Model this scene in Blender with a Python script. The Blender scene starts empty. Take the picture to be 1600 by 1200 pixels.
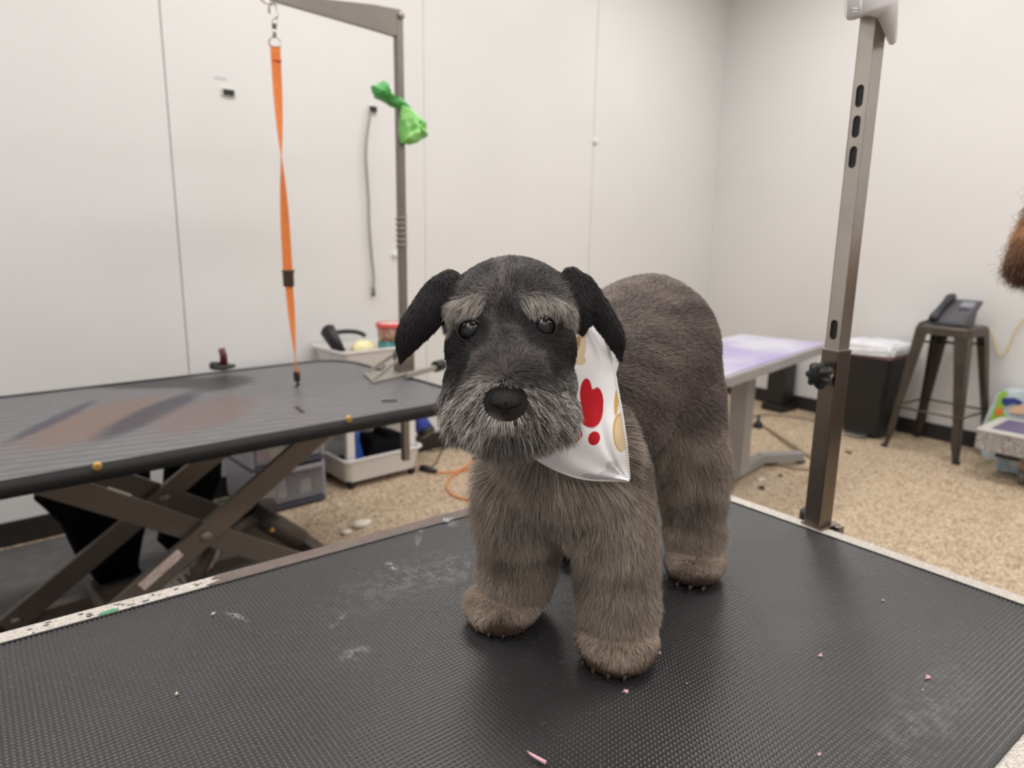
import bpy, bmesh, math, random
import numpy as np
from mathutils import Vector, Matrix

# ---------------------------------------------------------------- camera, world, lights, exposure
F = 1105.0
CX, CY = 800.0, 600.0
EYE = np.array([0.0, 0.0, 1.3])
_v = np.array([720 - CX, 5800 - CY, F]); _v /= np.linalg.norm(_v); _up = -_v
_d = np.array([2060 - CX, 383 - CY, F]); _d -= _d.dot(_up) * _up; _d /= np.linalg.norm(_d)
ROT = np.array([_d, np.cross(_up, _d), _up])          # rows: world axes in camera axes (right, down, forward)

def P(px, py, depth):
    """the point seen at a pixel, at a depth in metres along the view axis"""
    return EYE + ROT @ (np.array([px - CX, py - CY, F]) * (depth / F))
def onz(px, py, z):
    r = ROT @ np.array([px - CX, py - CY, F]); return EYE + r * ((z - EYE[2]) / r[2])
def ony(px, py, y):
    r = ROT @ np.array([px - CX, py - CY, F]); return EYE + r * (y / r[1])

cam_d = bpy.data.cameras.new('camera'); cam = bpy.data.objects.new('camera', cam_d)
bpy.context.scene.collection.objects.link(cam); bpy.context.scene.camera = cam
cam_d.sensor_width = 36.0; cam_d.lens = F / 1600 * 36.0; cam_d.clip_start = 0.02
cam_d.dof.use_dof = True; cam_d.dof.focus_distance = 0.55; cam_d.dof.aperture_fstop = 7.5
M4 = Matrix.Identity(4)
for i in range(3):
    M4[i][0] = ROT[i, 0]; M4[i][1] = -ROT[i, 1]; M4[i][2] = -ROT[i, 2]; M4[i][3] = EYE[i]
cam.matrix_world = M4

sc = bpy.context.scene
sc.view_settings.view_transform = 'Standard'
sc.view_settings.look = 'None'
sc.view_settings.exposure = 0.0
sc.view_settings.gamma = 1.0
sc.view_settings.use_curve_mapping = False
w = bpy.data.worlds.new('room_light'); sc.world = w; w.use_nodes = True
w.node_tree.nodes['Background'].inputs[0].default_value = (1.0, 0.975, 0.955, 1)
w.node_tree.nodes['Background'].inputs[1].default_value = 0.50

def area(name, loc, size, sizey, power, col=(1, 0.975, 0.95), rot=(0, 0, 0)):
    l = bpy.data.lights.new(name, 'AREA'); l.shape = 'RECTANGLE'; l.size = size; l.size_y = sizey
    l.energy = power; l.color = col
    o = bpy.data.objects.new(name, l); o.location = loc; o.rotation_euler = rot
    sc.collection.objects.link(o); return o
LAMPS = [(1.6, 0.4), (3.9, 0.4), (1.6, 2.2), (3.9, 2.2), (-0.7, 0.4), (-0.7, 2.2), (1.6, -1.4), (3.9, -1.4), (-0.7, -1.4)]
for lx, ly in LAMPS:
    area('ceiling_lamp_light', (lx, ly, 3.33), 1.15, 0.55, 23)

# ---------------------------------------------------------------- helpers
def lin(c):
    c = c / 255.0
    return c / 12.92 if c <= 0.04045 else ((c + 0.055) / 1.055) ** 2.4
def rgb(r, g, b): return (lin(r), lin(g), lin(b), 1.0)

def mat(name, col, rough=0.5, metal=0.0, var=0.0, scale=20.0, bump=0.0, bscale=200.0, col2=None, alpha=1.0, spec=0.5, trans=0.0, detail=4.0):
    m = bpy.data.materials.new(name); m.use_nodes = True
    nt = m.node_tree; b = nt.nodes['Principled BSDF']
    c = rgb(*col)
    b.inputs['Base Color'].default_value = c
    b.inputs['Roughness'].default_value = rough; b.inputs['Metallic'].default_value = metal
    b.inputs['Specular IOR Level'].default_value = spec
    b.inputs['Alpha'].default_value = alpha
    b.inputs['Transmission Weight'].default_value = trans
    tc = nt.nodes.new('ShaderNodeTexCoord')
    if var > 0 or col2:
        n = nt.nodes.new('ShaderNodeTexNoise'); n.inputs['Scale'].default_value = scale; n.inputs['Detail'].default_value = detail
        nt.links.new(tc.outputs['Object'], n.inputs['Vector'])
        r = nt.nodes.new('ShaderNodeValToRGB'); r.color_ramp.elements[0].position = 0.38; r.color_ramp.elements[1].position = 0.62
        if col2: a_, b_ = c, rgb(*col2)
        else:
            a_ = tuple(x * (1 - var) for x in c[:3]) + (1,); b_ = tuple(min(1, x * (1 + var)) for x in c[:3]) + (1,)
        r.color_ramp.elements[0].color = a_; r.color_ramp.elements[1].color = b_
        nt.links.new(n.outputs['Fac'], r.inputs['Fac']); nt.links.new(r.outputs['Color'], b.inputs['Base Color'])
    if bump > 0:
        n2 = nt.nodes.new('ShaderNodeTexNoise'); n2.inputs['Scale'].default_value = bscale; n2.inputs['Detail'].default_value = 3
        nt.links.new(tc.outputs['Object'], n2.inputs['Vector'])
        bp = nt.nodes.new('ShaderNodeBump'); bp.inputs['Strength'].default_value = bump; bp.inputs['Distance'].default_value = 0.002
        nt.links.new(n2.outputs['Fac'], bp.inputs['Height']); nt.links.new(bp.outputs['Normal'], b.inputs['Normal'])
    return m

def link(o, parent=None):
    sc.collection.objects.link(o)
    if parent is not None: o.parent = parent
    return o
def chain(o):
    t = Vector((0, 0, 0))
    while o is not None: t += o.location; o = o.parent
    return t
def tag(o, label=None, cat=None, group=None, kind=None):
    if label: o['label'] = label
    if cat: o['category'] = cat
    if group: o['group'] = group
    if kind: o['kind'] = kind
    return o
def thing(name, label, cat, loc=(0, 0, 0), rotz=0.0, group=None):
    o = bpy.data.objects.new(name, None); o.empty_display_size = 0.05
    sc.collection.objects.link(o); o.location = loc; o.rotation_euler = (0, 0, rotz)
    return tag(o, label, cat, group)

class MB:
    """collects shapes into one bmesh"""
    def __init__(s): s.bm = bmesh.new(); s.mi = 0
    def _new(s, faces):
        for f in faces: f.material_index = s.mi
    def box(s, c, size, bev=0.0, rot=None, seg=2):
        c = Vector(c); R = rot if rot is not None else Matrix.Identity(3)
        b = bmesh.new(); bmesh.ops.create_cube(b, size=1.0)
        for v in b.verts: v.co = Vector((v.co.x * size[0], v.co.y * size[1], v.co.z * size[2]))
        if bev > 0:
            bmesh.ops.bevel(b, geom=list(b.edges), offset=bev, segments=seg, profile=0.7, affect='EDGES')
        for v in b.verts: v.co = R @ v.co + c
        s.merge(b); return s
    def merge(s, b):
        b.normal_update()
        vm = {}
        for v in b.verts: vm[v] = s.bm.verts.new(v.co)
        for f in b.faces:
            try: nf = s.bm.faces.new([vm[v] for v in f.verts])
            except ValueError: continue
            nf.material_index = s.mi
        b.free(); return s
    def bar(s, a, b_, wid, thk, up=(0, 0, 1), bev=0.0):
        a = Vector(a); b_ = Vector(b_); d = b_ - a; L = d.length; d.normalize()
        u = Vector(up); u = (u - d * u.dot(d)).normalized(); sd = d.cross(u)
        R = Matrix((d, sd, u)).transposed()
        return s.box((a + b_) / 2, (L, thk, wid), bev, R)
    def tube(s, pts, r, n=12, cap=True, flat=None):
        pts = [Vector(p) for p in pts]; N = len(pts)
        rs = r if isinstance(r, (list, tuple)) else [r] * N
        prev = None; rings = []
        for i, p in enumerate(pts):
            t = (pts[min(i + 1, N - 1)] - pts[max(i - 1, 0)]).normalized()
            if prev is None:
                a = Vector((0, 0, 1)) if abs(t.z) < 0.9 else Vector((1, 0, 0))
                u = (a - t * a.dot(t)).normalized()
            else: u = (prev - t * prev.dot(t)).normalized()
            prev = u; v = t.cross(u); ring = []
            for k in range(n):
                an = 2 * math.pi * k / n
                ring.append(s.bm.verts.new(p + (u * math.cos(an) + v * math.sin(an) * (flat or 1.0)) * rs[i]))
            rings.append(ring)
        for i in range(N - 1):
            for k in range(n):
                f = s.bm.faces.new((rings[i][k], rings[i][(k + 1) % n], rings[i + 1][(k + 1) % n], rings[i + 1][k])); f.smooth = True; f.material_index = s.mi
        if cap:
            f = s.bm.faces.new(rings[0][::-1]); f.material_index = s.mi
            f = s.bm.faces.new(rings[-1]); f.material_index = s.mi
        return s
    def lathe(s, prof, c=(0, 0, 0), n=32, axis=None, sx=1.0, sy=1.0):
        """prof: (radius, height) pairs"""
        c = Vector(c); R = axis if axis is not None else Matrix.Identity(3); rings = []
        for (r, z) in prof:
            if r < 1e-6: rings.append([s.bm.verts.new(c + R @ Vector((0, 0, z)))])
            else: rings.append([s.bm.verts.new(c + R @ Vector((r * sx * math.cos(2 * math.pi * k / n), r * sy * math.sin(2 * math.pi * k / n), z))) for k in range(n)])
        for i in range(len(rings) - 1):
            A, B = rings[i], rings[i + 1]
            for k in range(n):
                k2 = (k + 1) % n
                if len(A) == 1 and len(B) == 1: break
                if len(A) == 1: q = (A[0], B[k2], B[k])
                elif len(B) == 1: q = (A[k], A[k2], B[0])
                else: q = (A[k], A[k2], B[k2], B[k])
                f = s.bm.faces.new(q); f.smooth = True; f.material_index = s.mi
        return s
    def prism(s, poly, z0, z1, bev=0.0, fn=None):
        b = bmesh.new()
        lo = [b.verts.new((p[0], p[1], z0)) for p in poly]; hi = [b.verts.new((p[0], p[1], z1)) for p in poly]
        b.faces.new(lo[::-1]); b.faces.new(hi)
        n = len(poly)
        for i in range(n): b.faces.new((lo[i], lo[(i + 1) % n], hi[(i + 1) % n], hi[i]))
        if bev > 0:
            es = [e for e in b.edges if abs(e.verts[0].co.z - e.verts[1].co.z) < 1e-6]
            bmesh.ops.bevel(b, geom=es, offset=bev, segments=3, profile=0.6, affect='EDGES')
        if fn:
            for v in b.verts: v.co = Vector(fn(v.co))
        s.merge(b); return s
    def ball(s, c, r, sub=2, jit=0.0, seed=0):
        b = bmesh.new(); bmesh.ops.create_icosphere(b, subdivisions=sub, radius=1.0)
        rr = r if isinstance(r, (list, tuple)) else (r, r, r); rnd = random.Random(seed)
        for v in b.verts:
            k = 1 + jit * (rnd.random() - 0.5) * 2
            v.co = Vector((v.co.x * rr[0] * k + c[0], v.co.y * rr[1] * k + c[1], v.co.z * rr[2] * k + c[2]))
        n0 = len(s.bm.faces); s.merge(b)
        s.bm.faces.ensure_lookup_table()
        for f in s.bm.faces[n0:]: f.smooth = True
        return s
    def build(s, name, mats, parent=None, loc=None, world=False):
        bmesh.ops.recalc_face_normals(s.bm, faces=s.bm.faces)
        me = bpy.data.meshes.new(name); s.bm.to_mesh(me); s.bm.free()
        for m in (mats if isinstance(mats, (list, tuple)) else [mats]): me.materials.append(m)
        o = bpy.data.objects.new(name, me); link(o, parent)
        if loc is not None: o.location = loc
        if world and parent is not None: o.location = -chain(parent)
        return o

def rounded(x0, x1, y0, y1, r, n=6):
    pts = []
    for cx, cy, a0 in ((x1 - r, y1 - r, 0), (x0 + r, y1 - r, 90), (x0 + r, y0 + r, 180), (x1 - r, y0 + r, 270)):
        for k in range(n + 1):
            a = math.radians(a0 + 90 * k / n); pts.append((cx + r * math.cos(a), cy + r * math.sin(a)))
    return pts

def catmull(pts, n=8):
    P_ = [np.array(p, float) for p in pts]; P_ = [2 * P_[0] - P_[1]] + P_ + [2 * P_[-1] - P_[-2]]; out = []
    for i in range(1, len(P_) - 2):
        for k in range(n):
            t = k / n
            a, b, c, d = P_[i - 1], P_[i], P_[i + 1], P_[i + 2]
            out.append(0.5 * (2 * b + (c - a) * t + (2 * a - 5 * b + 4 * c - d) * t * t + (3 * b - a - 3 * c + d) * t ** 3))
    out.append(P_[-2]); return out
FURD = 1
# ---------------------------------------------------------------- room shell
def wall_mat(name):
    m = mat(name, (220, 219, 218), .38, var=.015, scale=1.3, bump=.05, bscale=60)
    return m
WM = wall_mat('white_wall_panel'); BLK = mat('black_rubber_base', (36, 33, 32), .55, var=.15, scale=30)
GAP = mat('panel_seam', (120, 116, 113), .7); CEIL = mat('ceiling_tile', (200, 198, 194), .8, var=.03, scale=50)
def carpet():
    m = bpy.data.materials.new('speckled_tan_floor'); m.use_nodes = True; nt = m.node_tree; b = nt.nodes['Principled BSDF']
    tc = nt.nodes.new('ShaderNodeTexCoord'); v = nt.nodes.new('ShaderNodeTexVoronoi'); v.inputs['Scale'].default_value = 125
    nt.links.new(tc.outputs['Object'], v.inputs['Vector'])
    sep = nt.nodes.new('ShaderNodeSeparateColor'); nt.links.new(v.outputs['Color'], sep.inputs['Color'])
    r = nt.nodes.new('ShaderNodeValToRGB'); e = r.color_ramp.elements
    e[0].position = 0; e[0].color = rgb(138, 115, 92); e[1].position = 1; e[1].color = rgb(230, 214, 192)
    e2 = r.color_ramp.elements.new(.28); e2.color = rgb(172, 150, 124); e3 = r.color_ramp.elements.new(.62); e3.color = rgb(196, 175, 148)
    nt.links.new(sep.outputs['Red'], r.inputs['Fac'])
    n = nt.nodes.new('ShaderNodeTexNoise'); n.inputs['Scale'].default_value = 9; n.inputs['Detail'].default_value = 5
    nt.links.new(tc.outputs['Object'], n.inputs['Vector'])
    r2 = nt.nodes.new('ShaderNodeValToRGB'); r2.color_ramp.elements[0].position = .3; r2.color_ramp.elements[1].position = .7
    r2.color_ramp.elements[0].color = (.86, .85, .83, 1); r2.color_ramp.elements[1].color = (1, 1, 1, 1)
    nt.links.new(n.outputs['Fac'], r2.inputs['Fac'])
    mx = nt.nodes.new('ShaderNodeMix'); mx.data_type = 'RGBA'; mx.blend_type = 'MULTIPLY'; mx.inputs[0].default_value = 1
    nt.links.new(r.outputs['Color'], mx.inputs[6]); nt.links.new(r2.outputs['Color'], mx.inputs[7]); nt.links.new(mx.outputs[2], b.inputs['Base Color'])
    b.inputs['Roughness'].default_value = .6; b.inputs['Specular IOR Level'].default_value = .3
    return m
def struct(o): o['kind'] = 'structure'; return o
TT = 0.900     # top of the near mat
YA = 3.42
cA = Vector((5.32, YA)); wB = Vector((-0.085, -1.0)).normalized()       # right wall runs towards the viewer from the corner
nB = Vector((-wB.y, wB.x)); nB = nB if nB.x < 0 else -nB                   # into the room
ZC = 3.40
struct(MB().box((1.5, .2, -.05), (9.5, 8.0, .1)).build('floor', carpet()))
struct(MB().box((1.5, .2, ZC + .05), (9.5, 8.0, .1)).build('ceiling', CEIL))
m = MB(); sx = [-3.2, -.17, 1.046, 2.39, 3.79, 5.36]
for a, b_ in zip(sx[:-1], sx[1:]):
    gp = .0012 if abs(a - 2.39) < .01 or abs(b_ - 2.39) < .01 else .003
    m.box(((a + b_) / 2, YA + .02, ZC / 2), (b_ - a - gp * 2, .04, ZC), .0015, seg=1)
wl = m.build('wall_left', WM); struct(wl)
struct(MB().box((1.1, YA + .05, ZC / 2), (8.6, .02, ZC)).build('trim_1', GAP))
m = MB(); ss = [-.02, 1.15, 2.4, 3.6, 4.8, 6.6]
for a, b_ in zip(ss[:-1], ss[1:]):
    c = cA + wB * ((a + b_) / 2) - nB * .02
    R = Matrix(((wB.x, nB.x, 0), (wB.y, nB.y, 0), (0, 0, 1)))
    m.box((c.x, c.y, ZC / 2), (b_ - a - .003, .04, ZC), .0012, R, seg=1)
struct(m.build('wall_right', WM))
c = cA + wB * 3.2 - nB * .05; struct(MB().box((c.x, c.y, ZC / 2), (6.9, .02, ZC), 0, R).build('trim_2', GAP))
struct(MB().box((1.08, YA - .006, .052), (8.5, .012, .104), .003).build('baseboard_left', BLK))
c = cA + wB * 3.2 + nB * .006; struct(MB().box((c.x, c.y, .052), (6.7, .012, .104), .003, R).build('baseboard_right', BLK))
def onB(s, z, off=0.0):
    q = cA + wB * s + nB * off; return Vector((q.x, q.y, z))
# ceiling lamps
em_d = bpy.data.materials.new('lamp_diffuser'); em_d.use_nodes = True
_b = em_d.node_tree.nodes['Principled BSDF']; _b.inputs['Emission Color'].default_value = (1, .97, .94, 1); _b.inputs['Emission Strength'].default_value = 1.5
FRW = mat('white_enamel', (225, 225, 222), .4)
for k, (lx, ly) in enumerate(LAMPS):
    t = thing('ceiling_lamp', 'flat white ceiling lamp, ' + ('first', 'second', 'third')[k % 3] + ' of the row ' + ('over the right side', 'over the left wall', 'behind the viewer')[k // 3], 'ceiling lamp', (lx, ly, ZC), 0, 'ceiling lamps')
    MB().box((0, 0, -.02), (1.22, .62, .04), .004).build('lamp_frame', FRW, t)
    MB().box((0, 0, -.043), (1.14, .54, .006)).build('diffuser', em_d, t)
# wall fittings
BK = mat('black_plastic', (26, 26, 27), .4); GRC = mat('grey_cable', (150, 150, 147), .5); WHP = mat('white_plastic', (224, 223, 220), .38)
p = ony(356, 145, YA)
t = thing('wall_port', 'small black rectangular cable port in the white wall left of the orange leash', 'socket', (p[0], YA, p[2]))
MB().box((0, -.005, 0), (.060, .010, .034), .002).build('housing', WHP, t, ); MB().box((0, -.011, 0), (.050, .006, .026), .001).build('port_face', BK, t)
p = ony(345, 122, YA); tag(MB().box((p[0], YA - .0008, p[2]), (.055, .0016, .012), .0005).build('tape_strip', mat('pale_tape', (190, 200, 203), .5)), 'faint pale blue tape strip on the wall above the black port', 'tape')
p = ony(581, 171, YA)
t = thing('cable_socket', 'small black wall socket with a grey cable hanging from it', 'socket', (p[0], YA, p[2]))
MB().box((0, -.005, 0), (.052, .010, .040), .002).build('housing', WHP, t); MB().box((0, -.014, 0), (.040, .012, .028), .002).build('port_face', BK, t)
pts = [ony(x, y, YA - .02) for x, y in ((579, 176), (573, 215), (572, 250), (576, 310), (577, 350), (581, 400), (584, 430), (583.5, 450))]
m = MB(); m.tube(catmull(pts, 6), .0065, 10); t = m.build('hanging_cable', GRC); tag(t, 'thin grey cable hanging down the wall beside the steel grooming arm', 'cable')
pe = pts[-1]; MB().tube([pe, pe + np.array([0, 0, -.045])], .010, 10).build('plug', mat('grey_plug', (110, 108, 104), .5), t)
p = ony(929, 221, YA); m = MB(); R3 = Matrix(((1, 0, 0), (0, 0, -1), (0, 1, 0)))
m.lathe([(0, .022), (.012, .022), (.019, .016), (.021, .006), (.021, 0)], (p[0], YA, p[2]), 20, R3); tag(m.build('round_stopper', WHP), 'small round white knob on the wall above the dog', 'knob')
p = ony(616, 398, YA); m = MB(); m.lathe([(0, .018), (.010, .018), (.016, .013), (.018, 0)], (p[0], YA, p[2]), 20, R3); tag(m.build('wall_bumper', WHP), 'small white wall bumper behind the steel arm of the far table', 'knob')

# black anti-fatigue mat beneath the far table
FM = mat('black_floor_mat', (92, 91, 92), .7, var=.12, scale=14, bump=.3, bscale=300)
m = MB(); m.prism(rounded(-1.2, 1.17, 1.0, 3.36, .03), .0005, .012, .003)
o = m.build('floor_mat', FM); tag(o, 'dark grey rubber floor mat lying under the far grooming table', 'mat')

# ---------------------------------------------------------------- near grooming table
ax = math.atan2(-.167, 2.344)
TX = Vector((math.cos(ax), math.sin(ax), 0)); TY = Vector((-math.sin(ax), math.cos(ax), 0))
tc0 = Vector((.987, .754, 0))                                      # back corner of the top
def T(u, v, z): q = tc0 - TX * u - TY * v; return Vector((q.x, q.y, z))    # u along the left edge, v towards the viewer on the right edge
LEN, WID = 1.22, .704
def speckle(name, base, dark, sc_=900):
    m = mat(name, base, .5); nt = m.node_tree; b = nt.nodes['Principled BSDF']
    tc = nt.nodes.new('ShaderNodeTexCoord'); n = nt.nodes.new('ShaderNodeTexNoise'); n.inputs['Scale'].default_value = sc_; n.inputs['Detail'].default_value = 3
    nt.links.new(tc.outputs['Object'], n.inputs['Vector'])
    r = nt.nodes.new('ShaderNodeValToRGB'); r.color_ramp.elements[0].position = .42; r.color_ramp.elements[1].position = .52
    r.color_ramp.elements[0].color = rgb(*dark); r.color_ramp.elements[1].color = rgb(*base)
    nt.links.new(n.outputs['Fac'], r.inputs['Fac']); nt.links.new(r.outputs['Color'], b.inputs['Base Color']); return m
RIM = speckle('worn_speckled_rim', (206, 200, 192), (150, 142, 134), 900)
tb = thing('grooming_table', 'near black ribbed grooming table top on which the schnauzer stands', 'table', T(LEN / 2, WID / 2, 0))
def fnT(co): q = T(co.x, co.y, co.z); return q
MB().prism(rounded(0, LEN, 0, WID, .012), .865, .8985, .002, fnT).build('tabletop_rim', RIM, tb, world=True)
# worn brown tape over part of the rim
TAPE = mat('brown_tape', (104, 90, 84), .5, var=.12, scale=60, bump=.2, bscale=300)
u0, u1 = .0, .735
m = MB(); rnd = random.Random(4)
poly = [(u0 + .002, .0), (u0 + .002, .0265)]
poly += [(u1 - .012 + .008 * rnd.random(), .0265), (u1 + .012, .019), (u1 - .008, .013), (u1 + .004, .008), (u1 - .004, .0)]
m.prism(poly, .8975, .8992, 0, fnT); m.build('rim_tape', TAPE, tb, world=True)
# chips of dark and green where the laminate is worn
m = MB()
for k in range(34):
    u = u1 + abs(rnd.gauss(0, .10)) + .005; v = .004 + rnd.random() * .021; r0 = rnd.uniform(.0006, .0018)
    m.prism([(u + r0 * 1.8 * rnd.uniform(.5, 1.2) * math.cos(a), v + r0 * .8 * rnd.uniform(.5, 1.2) * math.sin(a)) for a in np.linspace(0, 5.5, 7)], .8984, .8990, 0, fnT)
tag(m.build('rim_chips', mat('bare_dark_board', (52, 44, 40), .7), tb, world=True), kind='stuff')
m = MB(); gp = onz(170, 957, .8985); uu = -(Vector(gp) - tc0).dot(TX); vv = -(Vector(gp) - tc0).dot(TY)
m.prism([(uu + .011 * rnd.uniform(.6, 1.2) * math.cos(a), vv + .005 * rnd.uniform(.6, 1.2) * math.sin(a)) for a in np.linspace(0, 5.6, 9)], .8984, .8993, 0, fnT)
m.build('paint_spot', mat('green_paint', (70, 140, 105), .5), tb, world=True)
# mat with moulded pyramids
def bump_mat():
    pt = .0044; a0, a1, b0, b1 = .027, LEN - .027, .027, WID - .027
    nu = int((a1 - a0) / pt); nv = int((b1 - b0) / pt); pu = (a1 - a0) / nu; pv = (b1 - b0) / nv
    gu, gv = np.meshgrid(np.arange(nu + 1), np.arange(nv + 1), indexing='ij')
    A = np.stack([a0 + gu * pu, b0 + gv * pv, np.full(gu.shape, TT - .0012)], -1).reshape(-1, 3)
    cu, cv = np.meshgrid(np.arange(nu), np.arange(nv), indexing='ij')
    verts = [A]; faces = []
    idx = lambda i, j: i * (nv + 1) + j
    base = len(A); s_ = .25
    corners = [idx(cu, cv).ravel(), idx(cu + 1, cv).ravel(), idx(cu + 1, cv + 1).ravel(), idx(cu, cv + 1).ravel()]
    tops = []
    for (du, dv) in ((-s_, -s_), (s_, -s_), (s_, s_), (-s_, s_)):
        q = np.stack([a0 + (cu + .5 + du * .55) * pu, b0 + (cv + .5 + dv * .55) * pv, np.full(cu.shape, TT)], -1).reshape(-1, 3)
        tops.append(base + np.arange(len(q))); base += len(q); verts.append(q)
    V = np.concatenate(verts)
    Fs = [np.stack([tops[0], tops[1], tops[2], tops[3]], 1)]
    for k in range(4): Fs.append(np.stack([corners[k], corners[(k + 1) % 4], tops[(k + 1) % 4], tops[k]], 1))
    Fq = np.concatenate(Fs)
    W_ = np.array(tc0)[None, :] - V[:, :1] * np.array(TX) - V[:, 1:2] * np.array(TY); W_[:, 2] = V[:, 2]
    me = bpy.data.meshes.new('rubber_mat'); me.vertices.add(len(W_)); me.vertices.foreach_set('co', W_.ravel())
    me.loops.add(Fq.size); me.loops.foreach_set('vertex_index', Fq[:, ::-1].ravel().astype(np.int32)); me.polygons.add(len(Fq))
    me.polygons.foreach_set('loop_start', np.arange(0, Fq.size, 4, dtype=np.int32))
    me.update(calc_edges=True); me.validate()
    return me, (a0, a1, b0, b1)
RUB = mat('black_ribbed_rubber', (52, 51, 52), .34, var=.14, scale=5, spec=.5)
nt = RUB.node_tree; b = nt.nodes['Principled BSDF']; prev = b.inputs['Base Color'].links[0].from_socket
ge = nt.nodes.new('ShaderNodeNewGeometry'); nz_ = nt.nodes.new('ShaderNodeTexNoise'); nz_.inputs['Scale'].default_value = 95; nz_.inputs['Detail'].default_value = 6; nz_.inputs['Roughness'].default_value = .7
nt.links.new(ge.outputs['Position'], nz_.inputs['Vector'])
for (px, py, rx, ry, an_, am) in ((370, 962, .004, .016, 20, .9), (525, 972, .004, .016, -60, .7), (655, 835, .004, .030, -40, .7), (612, 884, .006, .012, 0, .7), (704, 818, .012, .010, 0, 1.0), (640, 905, .10, .05, 0, .16), (760, 905, .05, .10, 20, .14), (555, 1020, .015, .01, 0, .4), (1440, 1120, .12, .03, 0, .12)):
    q = onz(px, py, TT); g = nt.nodes.new('ShaderNodeMapping'); g.vector_type = 'TEXTURE'; g.inputs['Location'].default_value = (q[0], q[1], TT); g.inputs['Rotation'].default_value = (0, 0, math.radians(an_)); g.inputs['Scale'].default_value = (rx, ry, .05)
    nt.links.new(ge.outputs['Position'], g.inputs['Vector']); le = nt.nodes.new('ShaderNodeVectorMath'); le.operation = 'LENGTH'; nt.links.new(g.outputs['Vector'], le.inputs[0])
    mr = nt.nodes.new('ShaderNodeMapRange'); mr.inputs['From Min'].default_value = 1.3; mr.inputs['From Max'].default_value = .2; mr.inputs['To Max'].default_value = am; nt.links.new(le.outputs['Value'], mr.inputs['Value'])
    m2 = nt.nodes.new('ShaderNodeMapRange'); m2.inputs['From Min'].default_value = .46; m2.inputs['From Max'].default_value = .62; nt.links.new(nz_.outputs['Fac'], m2.inputs['Value'])
    mu = nt.nodes.new('ShaderNodeMath'); mu.operation = 'MULTIPLY'; nt.links.new(mr.outputs['Result'], mu.inputs[0]); nt.links.new(m2.outputs['Result'], mu.inputs[1])
    mx = nt.nodes.new('ShaderNodeMix'); mx.data_type = 'RGBA'; nt.links.new(mu.outputs[0], mx.inputs[0]); nt.links.new(prev, mx.inputs[6]); mx.inputs[7].default_value = rgb(186, 186, 188); prev = mx.outputs[2]
nt.links.new(prev, b.inputs['Base Color'])
me, (a0, a1, b0, b1) = bump_mat(); me.materials.append(RUB)
rm = bpy.data.objects.new('rubber_mat', me); link(rm, tb); rm.location = -chain(tb)
m = MB()
for (p_, q_) in (((a0, b0), (a1, b0)), ((a1, b0), (a1, b1)), ((a1, b1), (a0, b1)), ((a0, b1), (a0, b0))):
    A_, B_ = T(p_[0], p_[1], TT - .0006), T(q_[0], q_[1], TT - .0006); m.bar(A_, B_, .0030, .0030, bev=.0008)
m.build('mat_edging', mat('black_mat_edge', (34, 34, 35), .5), tb, world=True)
FR = mat('dark_painted_steel', (70, 66, 62), .42, .3, var=.06, scale=8)
m = MB(); 
for v_ in (.10, WID - .10): m.bar(T(.10, v_, .85), T(LEN - .10, v_, .85), .03, .04)
m.build('under_rail', FR, tb, world=True)
for (ua, ub) in ((.12, LEN - .12), (LEN - .12, .12)):
    for v_ in (.10, WID - .10):
        off = .0 if ua < ub else .03
        MB().bar(T(ua, v_ + (off if v_ < .3 else -off), .07), T(ub, v_ + (off if v_ < .3 else -off), .83), .05, .02, bev=.003).build('scissor_arm', FR, tb, world=True)
m = MB()
for v_ in (.10, WID - .10): m.bar(T(.05, v_, .03), T(LEN - .05, v_, .03), .05, .05, bev=.004)
for u_ in (.05, LEN - .05): m.bar(T(u_, .08, .03), T(u_, WID - .08, .03), .05, .05, bev=.004)
m.build('base_frame', FR, tb, world=True)

# crumbs, hair and polish flecks lying on the mat
PINK = mat('pink_fleck', (226, 176, 186), .6); CRM = mat('cream_crumb', (222, 214, 190), .7); WHS = mat('white_powder', (190, 192, 194), .8)
def fleck(name, px, py, size, mt, label, group, n=4, seed=0, h=.0012, cat='fleck'):
    c = onz(px, py, TT + .0005); r_ = random.Random(seed); m = MB()
    for k in range(n):
        q = (c[0] + r_.gauss(0, size * .55) * (k > 0), c[1] + r_.gauss(0, size * .35) * (k > 0), TT + h * .5)
        s0 = size * (.75 if k == 0 else r_.uniform(.2, .5)); m.ball(q, (s0, s0 * r_.uniform(.5, .9), h), 1, .3, seed + k)
    tag(m.build(name, mt), label, cat, group)
fleck('pink_flake', 978, 1080, .0038, PINK, 'pink flake cluster on the mat just in front of the nearest paw', 'pink flakes', 6, 1, cat='flake')
fleck('pink_flake', 1282, 1025, .0036, PINK, 'single curled pink flake on the open mat right of the nearest paw', 'pink flakes', 3, 2, cat='flake')
fleck('pink_flake', 1450, 1058, .0038, PINK, 'long pink flake cluster nearest the right edge of the mat', 'pink flakes', 6, 3, cat='flake')
fleck('pink_flake', 1442, 1078, .0016, PINK, 'tiny pale flake just below the long pink cluster on the right', 'pink flakes', 2, 13, cat='flake')
fleck('pink_flake', 1379, 938, .0028, PINK, 'small pink flake on the mat in front of the steel post', 'pink flakes', 3, 4, cat='flake')
fleck('pink_flake', 1280, 1179, .0022, PINK, 'small pink dot at the bottom edge of the picture', 'pink flakes', 2, 5, cat='flake')
fleck('pink_flake', 790, 981, .0020, PINK, 'tiny pink fleck just before the paw on the left', 'pink flakes', 3, 6, cat='flake')
fleck('pink_flake', 1031, 1021, .0024, PINK, 'pink fleck touching the right side of the nearest paw', 'pink flakes', 4, 7, cat='flake')
fleck('pink_flake', 1073, 1068, .0015, PINK, 'thin pink sliver right of the nearest paw', 'pink flakes', 2, 8, cat='flake')
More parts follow.
